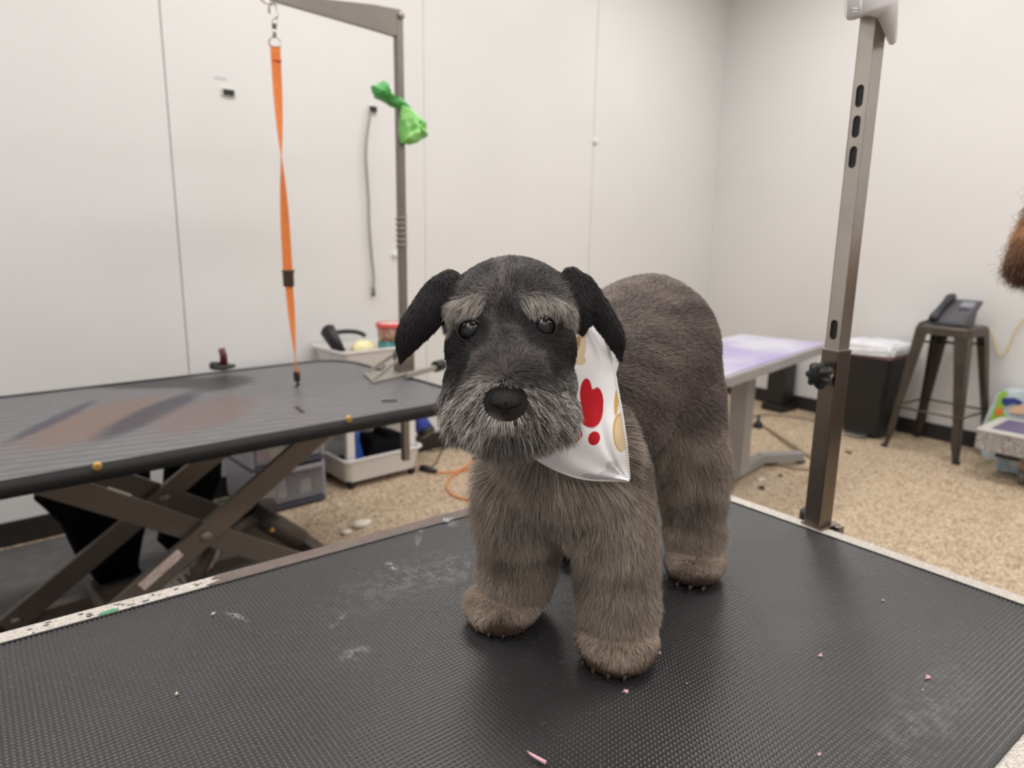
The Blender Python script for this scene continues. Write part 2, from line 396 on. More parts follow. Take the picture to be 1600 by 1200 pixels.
fleck('crumb', 333, 960, .0030, CRM, 'cream crumb on the mat near the brown taped rim', 'cream crumbs', 3, 9, .002, cat='crumb')
fleck('crumb', 276, 1085, .0022, CRM, 'cream crumb on the dark lower left part of the mat', 'cream crumbs', 2, 10, .0016, cat='crumb')
fleck('crumb', 938, 1049, .0013, CRM, 'minute cream crumb under the toes of the nearest paw', 'cream crumbs', 2, 15, .001, cat='crumb')
fleck('crumb', 700, 815, .0050, WHS, 'small heap of white fluff beside the brown rim left of the dog', 'cream crumbs', 14, 11, .003, cat='crumb')
c = onz(853, 1192, TT + .002); m = MB(); m.tube([c, c + np.array([-.004, .012, .002]), c + np.array([-.003, .018, .001])], [.0018, .0012, .0004], 6)
tag(m.build('pink_flake', PINK), 'upright pink sliver at the bottom edge left of centre', 'flake', 'pink flakes')
# loose trimmed hairs
r_ = np.random.default_rng(3); NH = 1500
u = r_.random(NH) * LEN * .95 + .03; v = .03 + r_.random(NH) ** .8 * (WID - .06); an = r_.random(NH) * 6.28
c0 = np.stack([tc0.x - TX.x * u - TY.x * v, tc0.y - TX.y * u - TY.y * v, np.full(NH, TT + .0006)], 1)
L_ = r_.uniform(.002, .009, NH); pos = np.zeros((NH, 5, 3)); cur = r_.normal(0, 1.0, NH)
for k in range(5):
    a_ = an + cur * (k / 4 - .5); pos[:, k] = c0 + np.stack([np.cos(a_), np.sin(a_), np.zeros(NH)], 1) * (L_ * (k / 4 - .5))[:, None]
hc = bpy.data.hair_curves.new('loose_hair'); hc.add_curves([5] * NH); hc.position_data.foreach_set('vector', pos.astype(np.float32).ravel())
at = hc.attributes.get('radius') or hc.attributes.new('radius', 'FLOAT', 'POINT'); at.data.foreach_set('value', np.full(NH * 5, .00006, np.float32))
hc.materials.append(mat('loose_hair_grey', (150, 146, 142), .6)); lh = bpy.data.objects.new('loose_hair', hc); link(lh)
tag(lh, 'fine short trimmed dog hairs scattered over the black mat', 'hair', kind='stuff')

# ---------------------------------------------------------------- steel post on the near table
STL = mat('brushed_steel', (205, 198, 190), .30, 1.0, var=.10, scale=6); STD = mat('dull_steel', (132, 122, 113), .33, 1.0, var=.12, scale=5)
pc = Vector((.962, .412, 0)); pang = math.radians(-13)
PR = Matrix.Rotation(pang, 3, 'Z')
post = thing('grooming_post', 'square steel grooming arm post with slots and black knob on the near table edge', 'grooming arm', (pc.x, pc.y, .899))
def slotted(hw, z0, z1, slots, thk=.0016):
    """square tube whose face towards the dog has real slots cut through"""
    m = MB(); b = m.bm
    m.box((hw - thk / 2, 0, (z0 + z1) / 2), (thk, 2 * hw, z1 - z0), 0, None)
    m.box((0, hw - thk / 2, (z0 + z1) / 2), (2 * hw, thk, z1 - z0), 0, None)
    m.box((0, -hw + thk / 2, (z0 + z1) / 2), (2 * hw, thk, z1 - z0), .0008, None)
    # slotted face at x=-hw: build as strips around slots
    ws = .0054; zs = z0
    for (sz, sl) in slots:
        lo, hi = sz - sl / 2, sz + sl / 2
        if lo > zs: m.box((-hw + thk / 2, 0, (zs + lo) / 2), (thk, 2 * hw, lo - zs))
        for sgn in (-1, 1):
            arc = [(math.cos(t) * ws, math.sin(t) * ws) for t in np.linspace(0, math.pi / 2, 7)]
            poly = [(sgn * hw, lo), (sgn * hw, hi)] + [(0, hi)] + [(sgn * a[1] * 1.0, hi - ws + a[0]) for a in arc] + [(sgn * a[0], lo + ws - a[1]) for a in arc] + [(0, lo)]
            bb = bmesh.new(); fr = [bb.verts.new((-hw, p[0], p[1])) for p in poly]; bk = [bb.verts.new((-hw + thk, p[0], p[1])) for p in poly]
            n_ = len(poly)
            for i in range(n_): bb.faces.new((fr[i], fr[(i + 1) % n_], bk[(i + 1) % n_], bk[i]))
            bb.faces.new(fr); bb.faces.new(bk[::-1]); bmesh.ops.remove_doubles(bb, verts=bb.verts, dist=1e-6); bmesh.ops.triangulate(bb, faces=[f for f in bb.faces if len(f.verts) > 4]); m.merge(bb)
        zs = hi
    m.box((-hw + thk / 2, 0, (zs + z1) / 2), (thk, 2 * hw, z1 - zs))
    for v in m.bm.verts: v.co = PR @ v.co
    return m
ztop = 1.62 - .899; zj = 1.153 - .899
# slot heights read off the post
slots = [(z - .899, .022) for z in sorted((1.1805, 1.402, 1.439, 1.4755))] + []
SLW = slots
inner = slotted(.0108, .235, ztop, [(s_, .027) for s_, _ in SLW]).build('inner_tube', STL, post)
m = MB(); m.box((0, 0, (.26 + ztop) / 2), (.0172, .0172, ztop - .27), 0, PR); m.build('slot_shade_bar', BK, post)  # black core added so the slots show the hollow tube's inner shade
m = MB(); m.box((0, 0, zj / 2), (.0262, .0262, zj), .0015, PR); m.build('outer_tube', STD, post)
m = MB()
for s_ in (-1, 1):
    m.box(PR @ Vector((s_ * .0124, 0, zj)), (.0026, .0270, .0022), .0005, PR); m.box(PR @ Vector((0, s_ * .0124, zj)), (.0270, .0026, .0022), .0005, PR)
m.build('tube_collar', STL, post)
# star knob on the dog-side face
kz = 1.120 - .899; ks = PR @ Vector((-1, .0, 0)); kc = PR @ Vector((-.013, 0, kz))
R3 = Matrix((PR @ Vector((0, 1, 0)), Vector((0, 0, 1)), ks)).transposed()
m = MB(); m.lathe([(.0095, 0), (.0095, .006), (.006, .006), (.006, .012)], kc, 20, R3); m.build('knob_boss', STL, post)
m = MB(); prof = []
bb = bmesh.new(); rings = []
for (rr, zz) in ((.4, .010), (.85, .0105), (1.0, .013), (1.0, .021), (.88, .0245), (.5, .0265), (.01, .027)):
    ring = []
    for k in range(70):
        a = 2 * math.pi * k / 70; r0 = .0168 * rr * (1 + .15 * math.cos(7 * a) * min(1, rr))
        ring.append(bb.verts.new(kc + R3 @ Vector((r0 * math.cos(a), r0 * math.sin(a), zz))))
    rings.append(ring)
for A_, B_ in zip(rings[:-1], rings[1:]):
    for k in range(70):
        f = bb.faces.new((A_[k], A_[(k + 1) % 70], B_[(k + 1) % 70], B_[k]))
bb.faces.new(rings[0][::-1]); bb.faces.new(rings[-1]); m.merge(bb); kn = m.build('knob', BK, post)
for f in kn.data.polygons: f.use_smooth = True
# clamp under the rim, with its round screw foot peeping out behind
m = MB(); m.box(PR @ Vector((.020, .0, -.028)), (.012, .05, .06), .002, PR); m.box(PR @ Vector((.004, 0, -.056)), (.05, .05, .008), .002, PR)
m.box(PR @ Vector((.006, 0, .0015)), (.040, .034, .003), .001, PR); m.build('clamp', STD, post)
q = Vector(P(1268, 806, 1.045)) ; q = onz(1270, 806, .888)
m = MB(); ql = Vector(q) - post.location; m.lathe([(0, -.010), (.017, -.010), (.019, -.006), (.019, .006), (.016, .009), (0, .009)], ql, 28)
m.build('clamp_screw_foot', BK, post); MB().bar(ql, Vector((.02, .0, ql.z)), .012, .012).build('clamp_arm', STD, post)
# white plastic sleeve at the top
WPL = mat('white_sleeve', (222, 219, 219), .8, var=.03, scale=20, bump=.1, bscale=80)
m = MB(); dpt = 1.03
def S(px, py, d=0.0): return Vector(P(px, py, .850 + d)) - post.location
out = [(1322, -60), (1320, 30), (1332, 33), (1344, 25), (1352, 27), (1362, 22), (1374, 27), (1381, 42), (1386, 66), (1392, 72), (1399, 70), (1402, 60), (1404, 0), (1407, -60)]
for dd in (-.020, .020): pass
bb = bmesh.new(); fr = [bb.verts.new(S(x, y, -.004)) for x, y in out]; bk = [bb.verts.new(S(x, y, .034)) for x, y in out]
n_ = len(out)
for i in range(n_): bb.faces.new((fr[i], fr[(i + 1) % n_], bk[(i + 1) % n_], bk[i]))
bb.faces.new(fr); bb.faces.new(bk[::-1]); bmesh.ops.bevel(bb, geom=list(bb.edges), offset=.0022, segments=3, affect='EDGES'); m.merge(bb)
sl = m.build('plastic_sleeve', WPL, post)
for f in sl.data.polygons: f.use_smooth = True
m = MB(); m.tube([S(1345, 24, -.004), S(1345, 5, -.004), S(1348, -50, -.004)], [.0012, .002, .002], 8); m.tube([S(1331, 14, -.004), S(1341, 14, -.004)], .0012, 6); m.tube([S(1332, 19, -.004), S(1340, 18, -.004)], .0010, 6)
m.build('sleeve_fold', WPL, post)
# ---------------------------------------------------------------- far grooming table with scissor lift
ZT = .760
gt = thing('grooming_table', 'far black scissor-lift grooming table with a grey textured top along the left wall', 'table', (.668, 2.36, 0))
X0, X1, Y0, Y1 = -.25, 1.462, 1.80, 2.74
topm = bpy.data.materials.new('grey_textured_top'); topm.use_nodes = True
nt = topm.node_tree; b = nt.nodes['Principled BSDF']; tcn = nt.nodes.new('ShaderNodeTexCoord')
mp = nt.nodes.new('ShaderNodeMapping'); mp.inputs['Rotation'].default_value = (0, 0, math.radians(12)); nt.links.new(tcn.outputs['Object'], mp.inputs['Vector'])
br = nt.nodes.new('ShaderNodeTexWave'); br.wave_type = 'BANDS'; br.bands_direction = 'Y'; br.inputs['Scale'].default_value = 7; br.inputs['Distortion'].default_value = 2.2; br.inputs['Detail Scale'].default_value = 3.4; br.inputs['Detail'].default_value = 1
nt.links.new(mp.outputs['Vector'], br.inputs['Vector'])
r = nt.nodes.new('ShaderNodeValToRGB'); r.color_ramp.elements[0].color = rgb(90, 89, 92); r.color_ramp.elements[1].color = rgb(112, 111, 114)
nt.links.new(br.outputs['Color'], r.inputs['Fac'])
# dark brown and navy patches mixed into the top's colour
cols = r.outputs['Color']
def colour_patch(prev, cx, cy, rx, ry, ang, colr, amt, soft=.55):
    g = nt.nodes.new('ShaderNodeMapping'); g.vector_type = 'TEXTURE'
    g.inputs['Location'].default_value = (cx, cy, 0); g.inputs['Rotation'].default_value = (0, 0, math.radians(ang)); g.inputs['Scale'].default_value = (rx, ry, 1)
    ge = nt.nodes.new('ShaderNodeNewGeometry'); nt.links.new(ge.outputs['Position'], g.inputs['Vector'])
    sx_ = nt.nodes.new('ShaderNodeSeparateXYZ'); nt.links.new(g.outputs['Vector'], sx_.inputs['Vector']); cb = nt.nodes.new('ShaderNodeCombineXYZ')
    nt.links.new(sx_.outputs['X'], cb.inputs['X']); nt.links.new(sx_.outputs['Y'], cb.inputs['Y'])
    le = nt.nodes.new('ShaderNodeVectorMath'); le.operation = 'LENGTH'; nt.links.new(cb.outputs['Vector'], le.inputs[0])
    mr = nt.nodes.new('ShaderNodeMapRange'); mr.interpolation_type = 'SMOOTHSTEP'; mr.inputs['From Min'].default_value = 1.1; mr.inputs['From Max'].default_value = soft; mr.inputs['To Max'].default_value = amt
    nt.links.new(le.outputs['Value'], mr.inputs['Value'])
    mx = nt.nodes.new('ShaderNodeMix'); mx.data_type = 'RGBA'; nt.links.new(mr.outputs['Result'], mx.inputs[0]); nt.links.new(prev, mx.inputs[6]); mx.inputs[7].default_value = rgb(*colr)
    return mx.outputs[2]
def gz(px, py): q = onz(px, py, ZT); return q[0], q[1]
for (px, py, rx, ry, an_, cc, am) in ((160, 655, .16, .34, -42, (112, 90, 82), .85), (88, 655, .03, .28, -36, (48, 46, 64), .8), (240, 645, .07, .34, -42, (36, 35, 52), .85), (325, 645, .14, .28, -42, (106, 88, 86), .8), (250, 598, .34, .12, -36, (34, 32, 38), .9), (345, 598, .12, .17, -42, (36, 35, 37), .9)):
    x_, y_ = gz(px, py); cols = colour_patch(cols, x_, y_, rx, ry, an_, cc, am)
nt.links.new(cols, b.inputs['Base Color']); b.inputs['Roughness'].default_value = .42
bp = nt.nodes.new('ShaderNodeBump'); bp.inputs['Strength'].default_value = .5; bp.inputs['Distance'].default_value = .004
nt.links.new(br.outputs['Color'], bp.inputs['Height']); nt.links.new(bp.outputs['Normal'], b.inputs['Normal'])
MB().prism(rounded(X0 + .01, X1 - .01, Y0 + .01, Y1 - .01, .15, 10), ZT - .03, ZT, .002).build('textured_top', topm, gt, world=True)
EDG = mat('black_edge_trim', (22, 21, 22), .6, spec=.3)
m = MB(); op = rounded(X0, X1, Y0, Y1, .16, 10); m.tube([(x, y, ZT - .016) for x, y in op] + [(op[0][0], op[0][1], ZT - .016)], .021, 12, cap=False)
m.build('edge_trim', EDG, gt, world=True)
BRS = mat('brass_screw', (190, 155, 88), .35, .8)
for px, py in ((152, 729), (545, 655)):
    q = ony(px, py, Y0 - .020); mm = MB(); mm.lathe([(0, .004), (.006, .004), (.010, .002), (.011, 0)], (q[0], Y0 - .020, q[2]), 16, Matrix(((1, 0, 0), (0, 0, -1), (0, 1, 0)))); mm.build('brass_screw', BRS, gt, world=True)
GS = mat('grey_brown_steel', (108, 98, 90), .42, .25, var=.06, scale=6)
BOLT = mat('steel_bolt', (150, 140, 130), .4, .7)
yn, yf = 2.18, 2.60
def sbar(xa, za, xb, zb, y, lab=None):
    o = MB().bar((xa, y, za), (xb, y, zb), .072, .022, bev=.004).build('scissor_arm', GS, gt, world=True); return o
for y, s_ in ((yn, 1), (yf, 1)):
    a_ = sbar(.17, .045, 1.165, .690, y - .014); sbar(.17, .690, 1.165, .045, y + .014)
    mm = MB(); R9 = Matrix(((1, 0, 0), (0, 0, -1), (0, 1, 0)))
    mm.lathe([(0, .010), (.012, .010), (.017, .006), (.018, 0)], (.668, y - .025, .367), 16, R9); mm.build('pivot_bolt', BOLT, a_, world=True)
    mm = MB(); mm.lathe([(0, .010), (.010, .010), (.015, .006), (.016, 0)], (.20, y - .026, .066), 16, R9); mm.build('pivot_bolt', BOLT, a_, world=True)
    MB().box((.668, y + .04, .030), (1.12, .05, .05), .004).build('base_rail', GS, gt, world=True)
    MB().box((.668, y, .705), (1.16, .05, .035), .004).build('top_rail', GS, gt, world=True)
for x in (.13, 1.20): MB().box((x, (yn + yf) / 2 + .04, .030), (.05, yf - yn + .05, .05), .004).build('base_rail', GS, gt, world=True)
MB().tube([(.42, yn - .0, .10), (.42, yf, .10)], .022, 14).build('cross_tube', GS, gt, world=True)
# white warning sticker on the near arm
dvec = Vector((.995, 0, .645)).normalized(); q = Vector(ony(252, 890, yn - .026)); 
MB().bar(q - dvec * .07, q + dvec * .07, .030, .0015).build('warning_sticker', mat('sticker_paper', (228, 216, 210), .5, col2=(206, 178, 168), scale=70), gt, world=True)
q = Vector(ony(187, 768, yn + .001)); dv2 = Vector((.995, 0, -.645)).normalized()
MB().bar(q - dv2 * .035, q + dv2 * .035, .007, .0015).build('pale_sticker', WHP, gt, world=True)
# lifting motor at the right end of the base
MO = mat('motor_black', (84, 76, 70), .45, .2, var=.1, scale=12)
mt_ = MB(); mt_.tube([ony(395, 800, 2.42), ony(470, 845, 2.36)], .042, 18); mt_.tube([ony(350, 800, 2.42), ony(425, 790, 2.46)], .03, 16)
mt_.tube([ony(400, 810, 2.40), ony(330, 850, 2.30), ony(300, 920, 2.26)], .024, 12); mot = mt_.build('lift_motor', MO, gt, world=True)
mm = MB(); mm.ball(ony(424, 829, 2.335), .012, 2); mm.build('motor_bolt', BRS, mot, world=True)
# coiled hose between the arms
pts = []; A_, B_ = np.array(ony(330, 840, 2.35)), np.array(ony(262, 925, 2.28))
for k in range(160):
    t_ = k / 159; c = A_ + (B_ - A_) * t_ + np.array([.03 * math.sin(t_ * 5), 0, -.03 * math.sin(t_ * 3.1)]); an_ = t_ * 2 * math.pi * 13
    pts.append(c + np.array([math.cos(an_) * .024, math.sin(an_) * .024, math.sin(an_) * .012]))
MB().tube([ony(308, 838, 2.3), ony(325, 828, 2.33), ony(318, 850, 2.33)] + pts, .005, 8).build('coiled_cable', mat('grey_coil_cable', (205, 198, 188), .5), gt, world=True)

# steel arm clamped to the end of the far table
arm = thing('leash_gallows', 'tall grey steel grooming arm clamped to the end of the far table', 'grooming arm', (1.50, 2.30, ZT))
GA = mat('grey_arm_steel', (132, 126, 120), .38, .75, var=.06, scale=5); PL = Vector((1.50, 2.30, 0))
m = MB(); m.box((1.50, 2.30, (.405 + 2.05) / 2), (.026, .026, 2.05 - .405), .002); m.build('pole', GA, arm, world=True)
m = MB(); bb = bmesh.new(); sec = [((1.505, 2.065), (1.505, 1.975)), ((1.40, 2.060), (1.40, 1.982)), ((1.035, 2.018), (1.035, 2.000))]
for sg in (0,):
    prev = None
    for (tp, bt) in sec:
        ww = .012
        ring = [bb.verts.new((tp[0], 2.30 - ww, tp[1])), bb.verts.new((tp[0], 2.30 + ww, tp[1])), bb.verts.new((bt[0], 2.30 + ww, bt[1])), bb.verts.new((bt[0], 2.30 - ww, bt[1]))]
        if prev:
            for k in range(4): bb.faces.new((prev[k], prev[(k + 1) % 4], ring[(k + 1) % 4], ring[k]))
        else: bb.faces.new(ring)
        prev = ring
    bb.faces.new(prev[::-1])
m.merge(bb); m.build('crossbar', GA, arm, world=True)
m = MB(); m.tube([(1.035 + .02 * math.cos(t_) - .016, 2.30, 2.005 + .016 * math.sin(t_)) for t_ in np.linspace(0, 6.28, 20)], .0035, 8, cap=False); m.build('end_ring', STL, arm, world=True)
m = MB(); m.lathe([(0, .006), (.012, .006), (.012, 0)], (1.503, 2.286, 2.045), 16, R9); m.build('hinge_bolt', BOLT, arm, world=True)
CLM = mat('pale_clamp_metal', (168, 164, 156), .4, .5)
m = MB(); m.box((1.50, 2.30, ZT + .048), (.062, .055, .080), .003); m.build('clamp_block', GA, arm, world=True)
m = MB(); m.prism([(1.30, 2.20), (1.51, 2.255), (1.53, 2.34), (1.36, 2.37)], ZT + .001, ZT + .010, .002)
m.bar((1.315, 2.215, ZT + .012), (1.50, 2.275, ZT + .085), .012, .006); m.bar((1.37, 2.355, ZT + .012), (1.50, 2.325, ZT + .085), .012, .006)
m.bar((1.43, 2.18, ZT + .018), (1.60, 2.23, ZT + .022), .02, .02, bev=.004)
m.build('clamp_bracket', CLM, arm, world=True)
m = MB(); m.tube([(1.60, 2.232, ZT + .024), (1.645, 2.245, ZT + .026)], .022, 14); m.build('clamp_knob', BK, arm, world=True)
m = MB(); hp = []
for k in range(120):
    t_ = k / 119; hp.append((1.50 + .021 * math.cos(t_ * 38), 2.30 + .021 * math.sin(t_ * 38), 1.24 + t_ * .12))
m.tube(hp, .0028, 6); m.build('wire_spring', CLM, arm, world=True)

# orange leash hanging from the arm
OR = mat('orange_webbing', (236, 132, 62), .6, var=.06, scale=80, bump=.15, bscale=500); ORD = mat('orange_stitching', (200, 88, 50), .7)
le = thing('leash', 'bright orange webbing leash hanging from the far steel arm over the table', 'leash', (1.04, 2.30, 1.985))
def ribbon(zs, xs, ws, tw, thk=.003):
    m = MB(); prev = None; bb = bmesh.new()
    for z, x, w_, a in zip(zs, xs, ws, tw):
        ca, sa = math.cos(a), math.sin(a)
        ring = [bb.verts.new((x + s1 * w_ / 2 * ca - s2 * thk / 2 * sa, 2.30 + s1 * w_ / 2 * sa + s2 * thk / 2 * ca, z)) for s1, s2 in ((-1, -1), (1, -1), (1, 1), (-1, 1))]
        if prev:
            for k in range(4): bb.faces.new((prev[k], prev[(k + 1) % 4], ring[(k + 1) % 4], ring[k]))
        else: bb.faces.new(ring[::-1])
        prev = ring
    bb.faces.new(prev); m.merge(bb); return m
zs_ = np.linspace(1.865, 1.16, 40); tt = np.linspace(0, 1, 40); camaz = math.atan2(-.745, .666)  # web faces the room, twisting halfway
base_a = math.radians(-24)
xs_ = 1.040 + .004 * tt
ribbon(zs_, xs_, [.031] * 40, base_a + math.pi * (1 / (1 + np.exp(-(tt - .47) * 5.5)))).build('webbing', OR, le, world=True)
zs2 = np.linspace(1.12, .815, 24); t2 = np.linspace(0, 1, 24)
ribbon(zs2, 1.046 + .012 * t2, [.025] * 24, base_a + 1.9 * t2).build('webbing', OR, le, world=True)
m = MB(); m.box((1.045, 2.30, 1.140), (.036, .014, .052), .004, Matrix.Rotation(base_a, 3, 'Z')); m.box((1.045, 2.298, 1.165), (.042, .012, .008), .003, Matrix.Rotation(base_a, 3, 'Z')); m.build('slide_buckle', mat('dark_brown_buckle', (62, 44, 38), .35), le, world=True)
m = MB(); m.box((1.040, 2.2975, 1.826), (.032, .006, .004), 0, Matrix.Rotation(base_a, 3, 'Z')); m.build('stitching', ORD, le, world=True)
m = MB(); m.box((1.058, 2.30, .802), (.020, .014, .035), .004); m.tube([(1.058, 2.30, .79), (1.062, 2.30, .772), (1.052, 2.30, .766)], .006, 8); m.build('end_clip', BK, le, world=True)
CH = mat('chrome', (190, 186, 180), .2, 1.0)
m = MB(); dx, dy = math.cos(base_a), math.sin(base_a)
def cp(u_, z): return (1.040 + u_ * dx, 2.30 + u_ * dy, z)
m.tube([cp(u_, z) for u_, z in ((-.016, 1.868), (-.018, 1.880), (-.012, 1.892), (0, 1.896), (.012, 1.892), (.018, 1.880), (.016, 1.868), (-.016, 1.868))], .0026, 8)
m.tube([cp(0, 1.893), cp(0, 1.925)], .006, 10); m.tube([cp(0, 1.925), cp(.002, 1.945)], [.009, .007], 10)
m.tube([cp(.0, 1.94), cp(.010, 1.955), cp(.012, 1.975), cp(.006, 1.99), cp(-.006, 1.992), cp(-.013, 1.98), cp(-.012, 1.962)], .0035, 8); m.build('snap_hook', CH, le, world=True)

# green bag knotted round the arm
bag = thing('waste_bag', 'bright green plastic bag knotted around the far steel arm', 'bag', (1.50, 2.28, 1.60))
GB = mat('green_bag_film', (112, 190, 92), .35, col2=(150, 214, 124), scale=16); GB2 = mat('green_bag_knot', (74, 160, 80), .4)
GB.node_tree.nodes['Principled BSDF'].inputs['Subsurface Weight'].default_value = .0
def crumple(outline, depth_y, seed, amp):
    r_ = random.Random(seed); c = np.mean([ony(x, y, depth_y) for x, y in outline], 0); bb = bmesh.new()
    n_ = len(outline); fr = []
    rings = []
    for f_ in (1.0, .72, .4):
        rings.append([[c + (np.array(ony(x, y, depth_y)) - c) * f_ + np.array([0, r_.uniform(-amp, amp), r_.uniform(-amp, amp) * .3]) for x, y in outline]])
    for sgn in (-1, 1):
        vs = []
        for k, (R_,) in enumerate(rings):
            off = sgn * (.006, .022, .030)[k]; vs.append([bb.verts.new(q + np.array([0, off, 0]) + np.array([r_.uniform(-1, 1), r_.uniform(-1, 1), r_.uniform(-1, 1)]) * amp * .4 * (k > 0)) for q in R_])
        cv = bb.verts.new(c + np.array([0, sgn * .032, 0]))
        for A_, B_ in zip(vs[:-1], vs[1:]):
            for k in range(n_): bb.faces.new((A_[k], A_[(k + 1) % n_], B_[(k + 1) % n_], B_[k]))
        for k in range(n_): bb.faces.new((vs[-1][k], vs[-1][(k + 1) % n_], cv))
        fr.append(vs[0])
    for k in range(n_): bb.faces.new((fr[0][k], fr[0][(k + 1) % n_], fr[1][(k + 1) % n_], fr[1][k]))
    m = MB(); m.merge(bb); return m
crumple([(626, 165), (640, 170), (652, 178), (656, 188), (664, 192), (668, 202), (668, 214), (658, 217), (652, 224), (640, 227), (628, 222), (625, 205), (624, 185)], 2.27, 3, .010).build('bag_body', GB, bag, world=True)
crumple([(581, 134), (590, 133), (599, 127), (606, 138), (614, 148), (624, 158), (622, 170), (610, 165), (598, 158), (588, 152), (583, 143)], 2.26, 5, .006).build('bag_tail', GB2, bag, world=True)
kz_ = ony(622, 163, 2.28)[2]; m = MB(); m.tube([(1.477, 2.278, kz_ + .015), (1.50, 2.272, kz_), (1.525, 2.278, kz_ - .015), (1.528, 2.322, kz_), (1.48, 2.328, kz_ + .01), (1.474, 2.285, kz_ + .017)], .013, 10); m.build('bag_knot', GB2, bag, world=True)

# small dark red handled tool lying at the back edge of the far table
tl = thing('nail_clipper', 'small dark tool with an upright dark red tip on the far table back edge', 'tool', (*gz(348, 580), ZT))
c = onz(350, 578, ZT); m = MB(); m.ball((c[0], c[1], ZT + .012), (.045, .03, .012), 2, .12, 3); m.ball((c[0] - .03, c[1] + .01, ZT + .018), (.022, .02, .018), 2, .12, 5); m.build('dark_body', mat('dark_olive', (46, 44, 40), .6), tl, world=True)
m = MB(); m.tube([(c[0] + .0, c[1], ZT + .02), (c[0] + .002, c[1], ZT + .055), (c[0] - .004, c[1], ZT + .085)], [.016, .014, .013], 10); m.build('red_handle', mat('dark_red_plastic', (88, 26, 30), .35), tl, world=True)
# flat dark strip added as the reflection of the leash end
c = onz(468, 640, ZT); m = MB(); m.box((c[0], c[1], ZT + .0015), (.012, .075, .003), .001, Matrix.Rotation(-.2, 3, 'Z')); tag(m.build('leash_reflection', BK), 'thin black strip standing in for the leash end reflection on the far table', 'tool')
c = onz(608, 627, ZT); m = MB(); m.box((c[0], c[1], ZT + .002), (.05, .012, .004), .001, Matrix.Rotation(-.5, 3, 'Z')); tag(m.build('hair_clip', BK), 'tiny dark clip near the right end of the far table top', 'clip')

# black cloths hanging behind the scissor arms
CLO = mat('black_cloth', (13, 12, 13), .9, var=.3, scale=14, spec=.1)
def drape(name, outline, y, thk, label, seed):
    bb = bmesh.new(); n_ = len(outline); r_ = random.Random(seed); c = ony(sum(x for x, _ in outline) / n_, sum(y_ for _, y_ in outline) / n_, y)
    dense = []
    for k in range(n_):
        a_, b_ = outline[k], outline[(k + 1) % n_]
        for j in range(4): dense.append((a_[0] + (b_[0] - a_[0]) * j / 4, a_[1] + (b_[1] - a_[1]) * j / 4))
    P0 = [np.array(ony(x, y_, y)) for x, y_ in dense]
    for q in P0: q[2] = max(q[2], .016)
    R0 = []
    for (f_, off) in ((1.0, -thk * .3), (.9, -thk * .8), (.6, -thk), (.6, thk), (.9, thk * .8), (1.0, thk * .3)):
        R0.append([bb.verts.new(c + (q - c) * f_ + np.array([0, off + .25 * thk * math.sin((q[0]) * 60 + seed), 0])) for q in P0])
    for A_, B_ in zip(R0[:-1], R0[1:]):
        if A_ is R0[2]: continue
        for k in range(len(P0)): bb.faces.new((A_[k], A_[(k + 1) % len(P0)], B_[(k + 1) % len(P0)], B_[k]))
    for k in range(len(P0)): bb.faces.new((R0[5][k], R0[5][(k + 1) % len(P0)], R0[0][(k + 1) % len(P0)], R0[0][k]))
    bb.faces.new(R0[2]); bb.faces.new(R0[3][::-1]); bmesh.ops.triangulate(bb, faces=[f for f in bb.faces if len(f.verts) > 4])
    m = MB(); m.merge(bb); o = m.build(name, CLO); tag(o, label, 'cloth'); return o
drape('black_apron', [(58, 765), (100, 735), (200, 712), (232, 735), (232, 800), (215, 880), (222, 905), (152, 938), (148, 905), (118, 868), (92, 815), (70, 795), (54, 782)], 2.80, .05, 'black cloth apron hanging behind the left scissor arms of the far table', 1)
drape('black_apron', [(258, 715), (300, 695), (345, 690), (345, 745), (330, 790), (290, 830), (262, 860), (246, 845), (262, 800), (256, 760)], 2.84, .04, 'black cloth apron hanging behind the right scissor arms beside the drawers', 2)

# ---------------------------------------------------------------- plastic drawers
DRW = mat('smoky_clear_plastic', (168, 166, 174), .3, alpha=.32); DRF = mat('grey_drawer_frame', (150, 148, 154), .4); DRN = mat('navy_drawer_base', (70, 74, 92), .45)
dr = thing('drawer_unit', 'translucent grey plastic drawer unit on the floor under the far table', 'drawers', (1.345, 3.22, 0))
dx0, dx1, dy0, dy1 = 1.165, 1.525, 3.05, 3.38
for k in range(3):
    z0 = .012 + k * .205
    m = MB(); m.box(((dx0 + dx1) / 2, (dy0 + dy1) / 2, z0 + .012), (dx1 - dx0, dy1 - dy0, .024), .004); m.build('shelf_frame', DRN, dr, world=True)
    m = MB()
    for x in (dx0 + .008, dx1 - .008): m.box((x, (dy0 + dy1) / 2, z0 + .112), (.016, dy1 - dy0, .186), .003)
    m.box(((dx0 + dx1) / 2, dy1 - .006, z0 + .112), (dx1 - dx0 - .03, .012, .186)); m.build('side_panel', DRF, dr, world=True)
    m = MB(); cx_ = (dx0 + dx1) / 2; w_ = dx1 - dx0 - .04
    m.box((cx_, dy0 - .004, z0 + .115), (w_, .006, .160), .002); m.box((cx_ - w_ / 2 + .004, 3.19, z0 + .095), (.005, .26, .12)); m.box((cx_ + w_ / 2 - .004, 3.19, z0 + .095), (.005, .26, .12)); m.box((cx_, 3.19, z0 + .03), (w_ - .01, .26, .005))
    d_ = m.build('drawer', DRW, dr, world=True); MB().box((cx_, dy0 - .012, z0 + .185), (w_, .022, .018), .005).build('drawer_handle', DRF, d_, world=True)
MB().box(((dx0 + dx1) / 2, (dy0 + dy1) / 2, .63), (dx1 - dx0 + .01, dy1 - dy0, .02), .006).build('top_panel', DRF, dr, world=True)
r_ = random.Random(12)
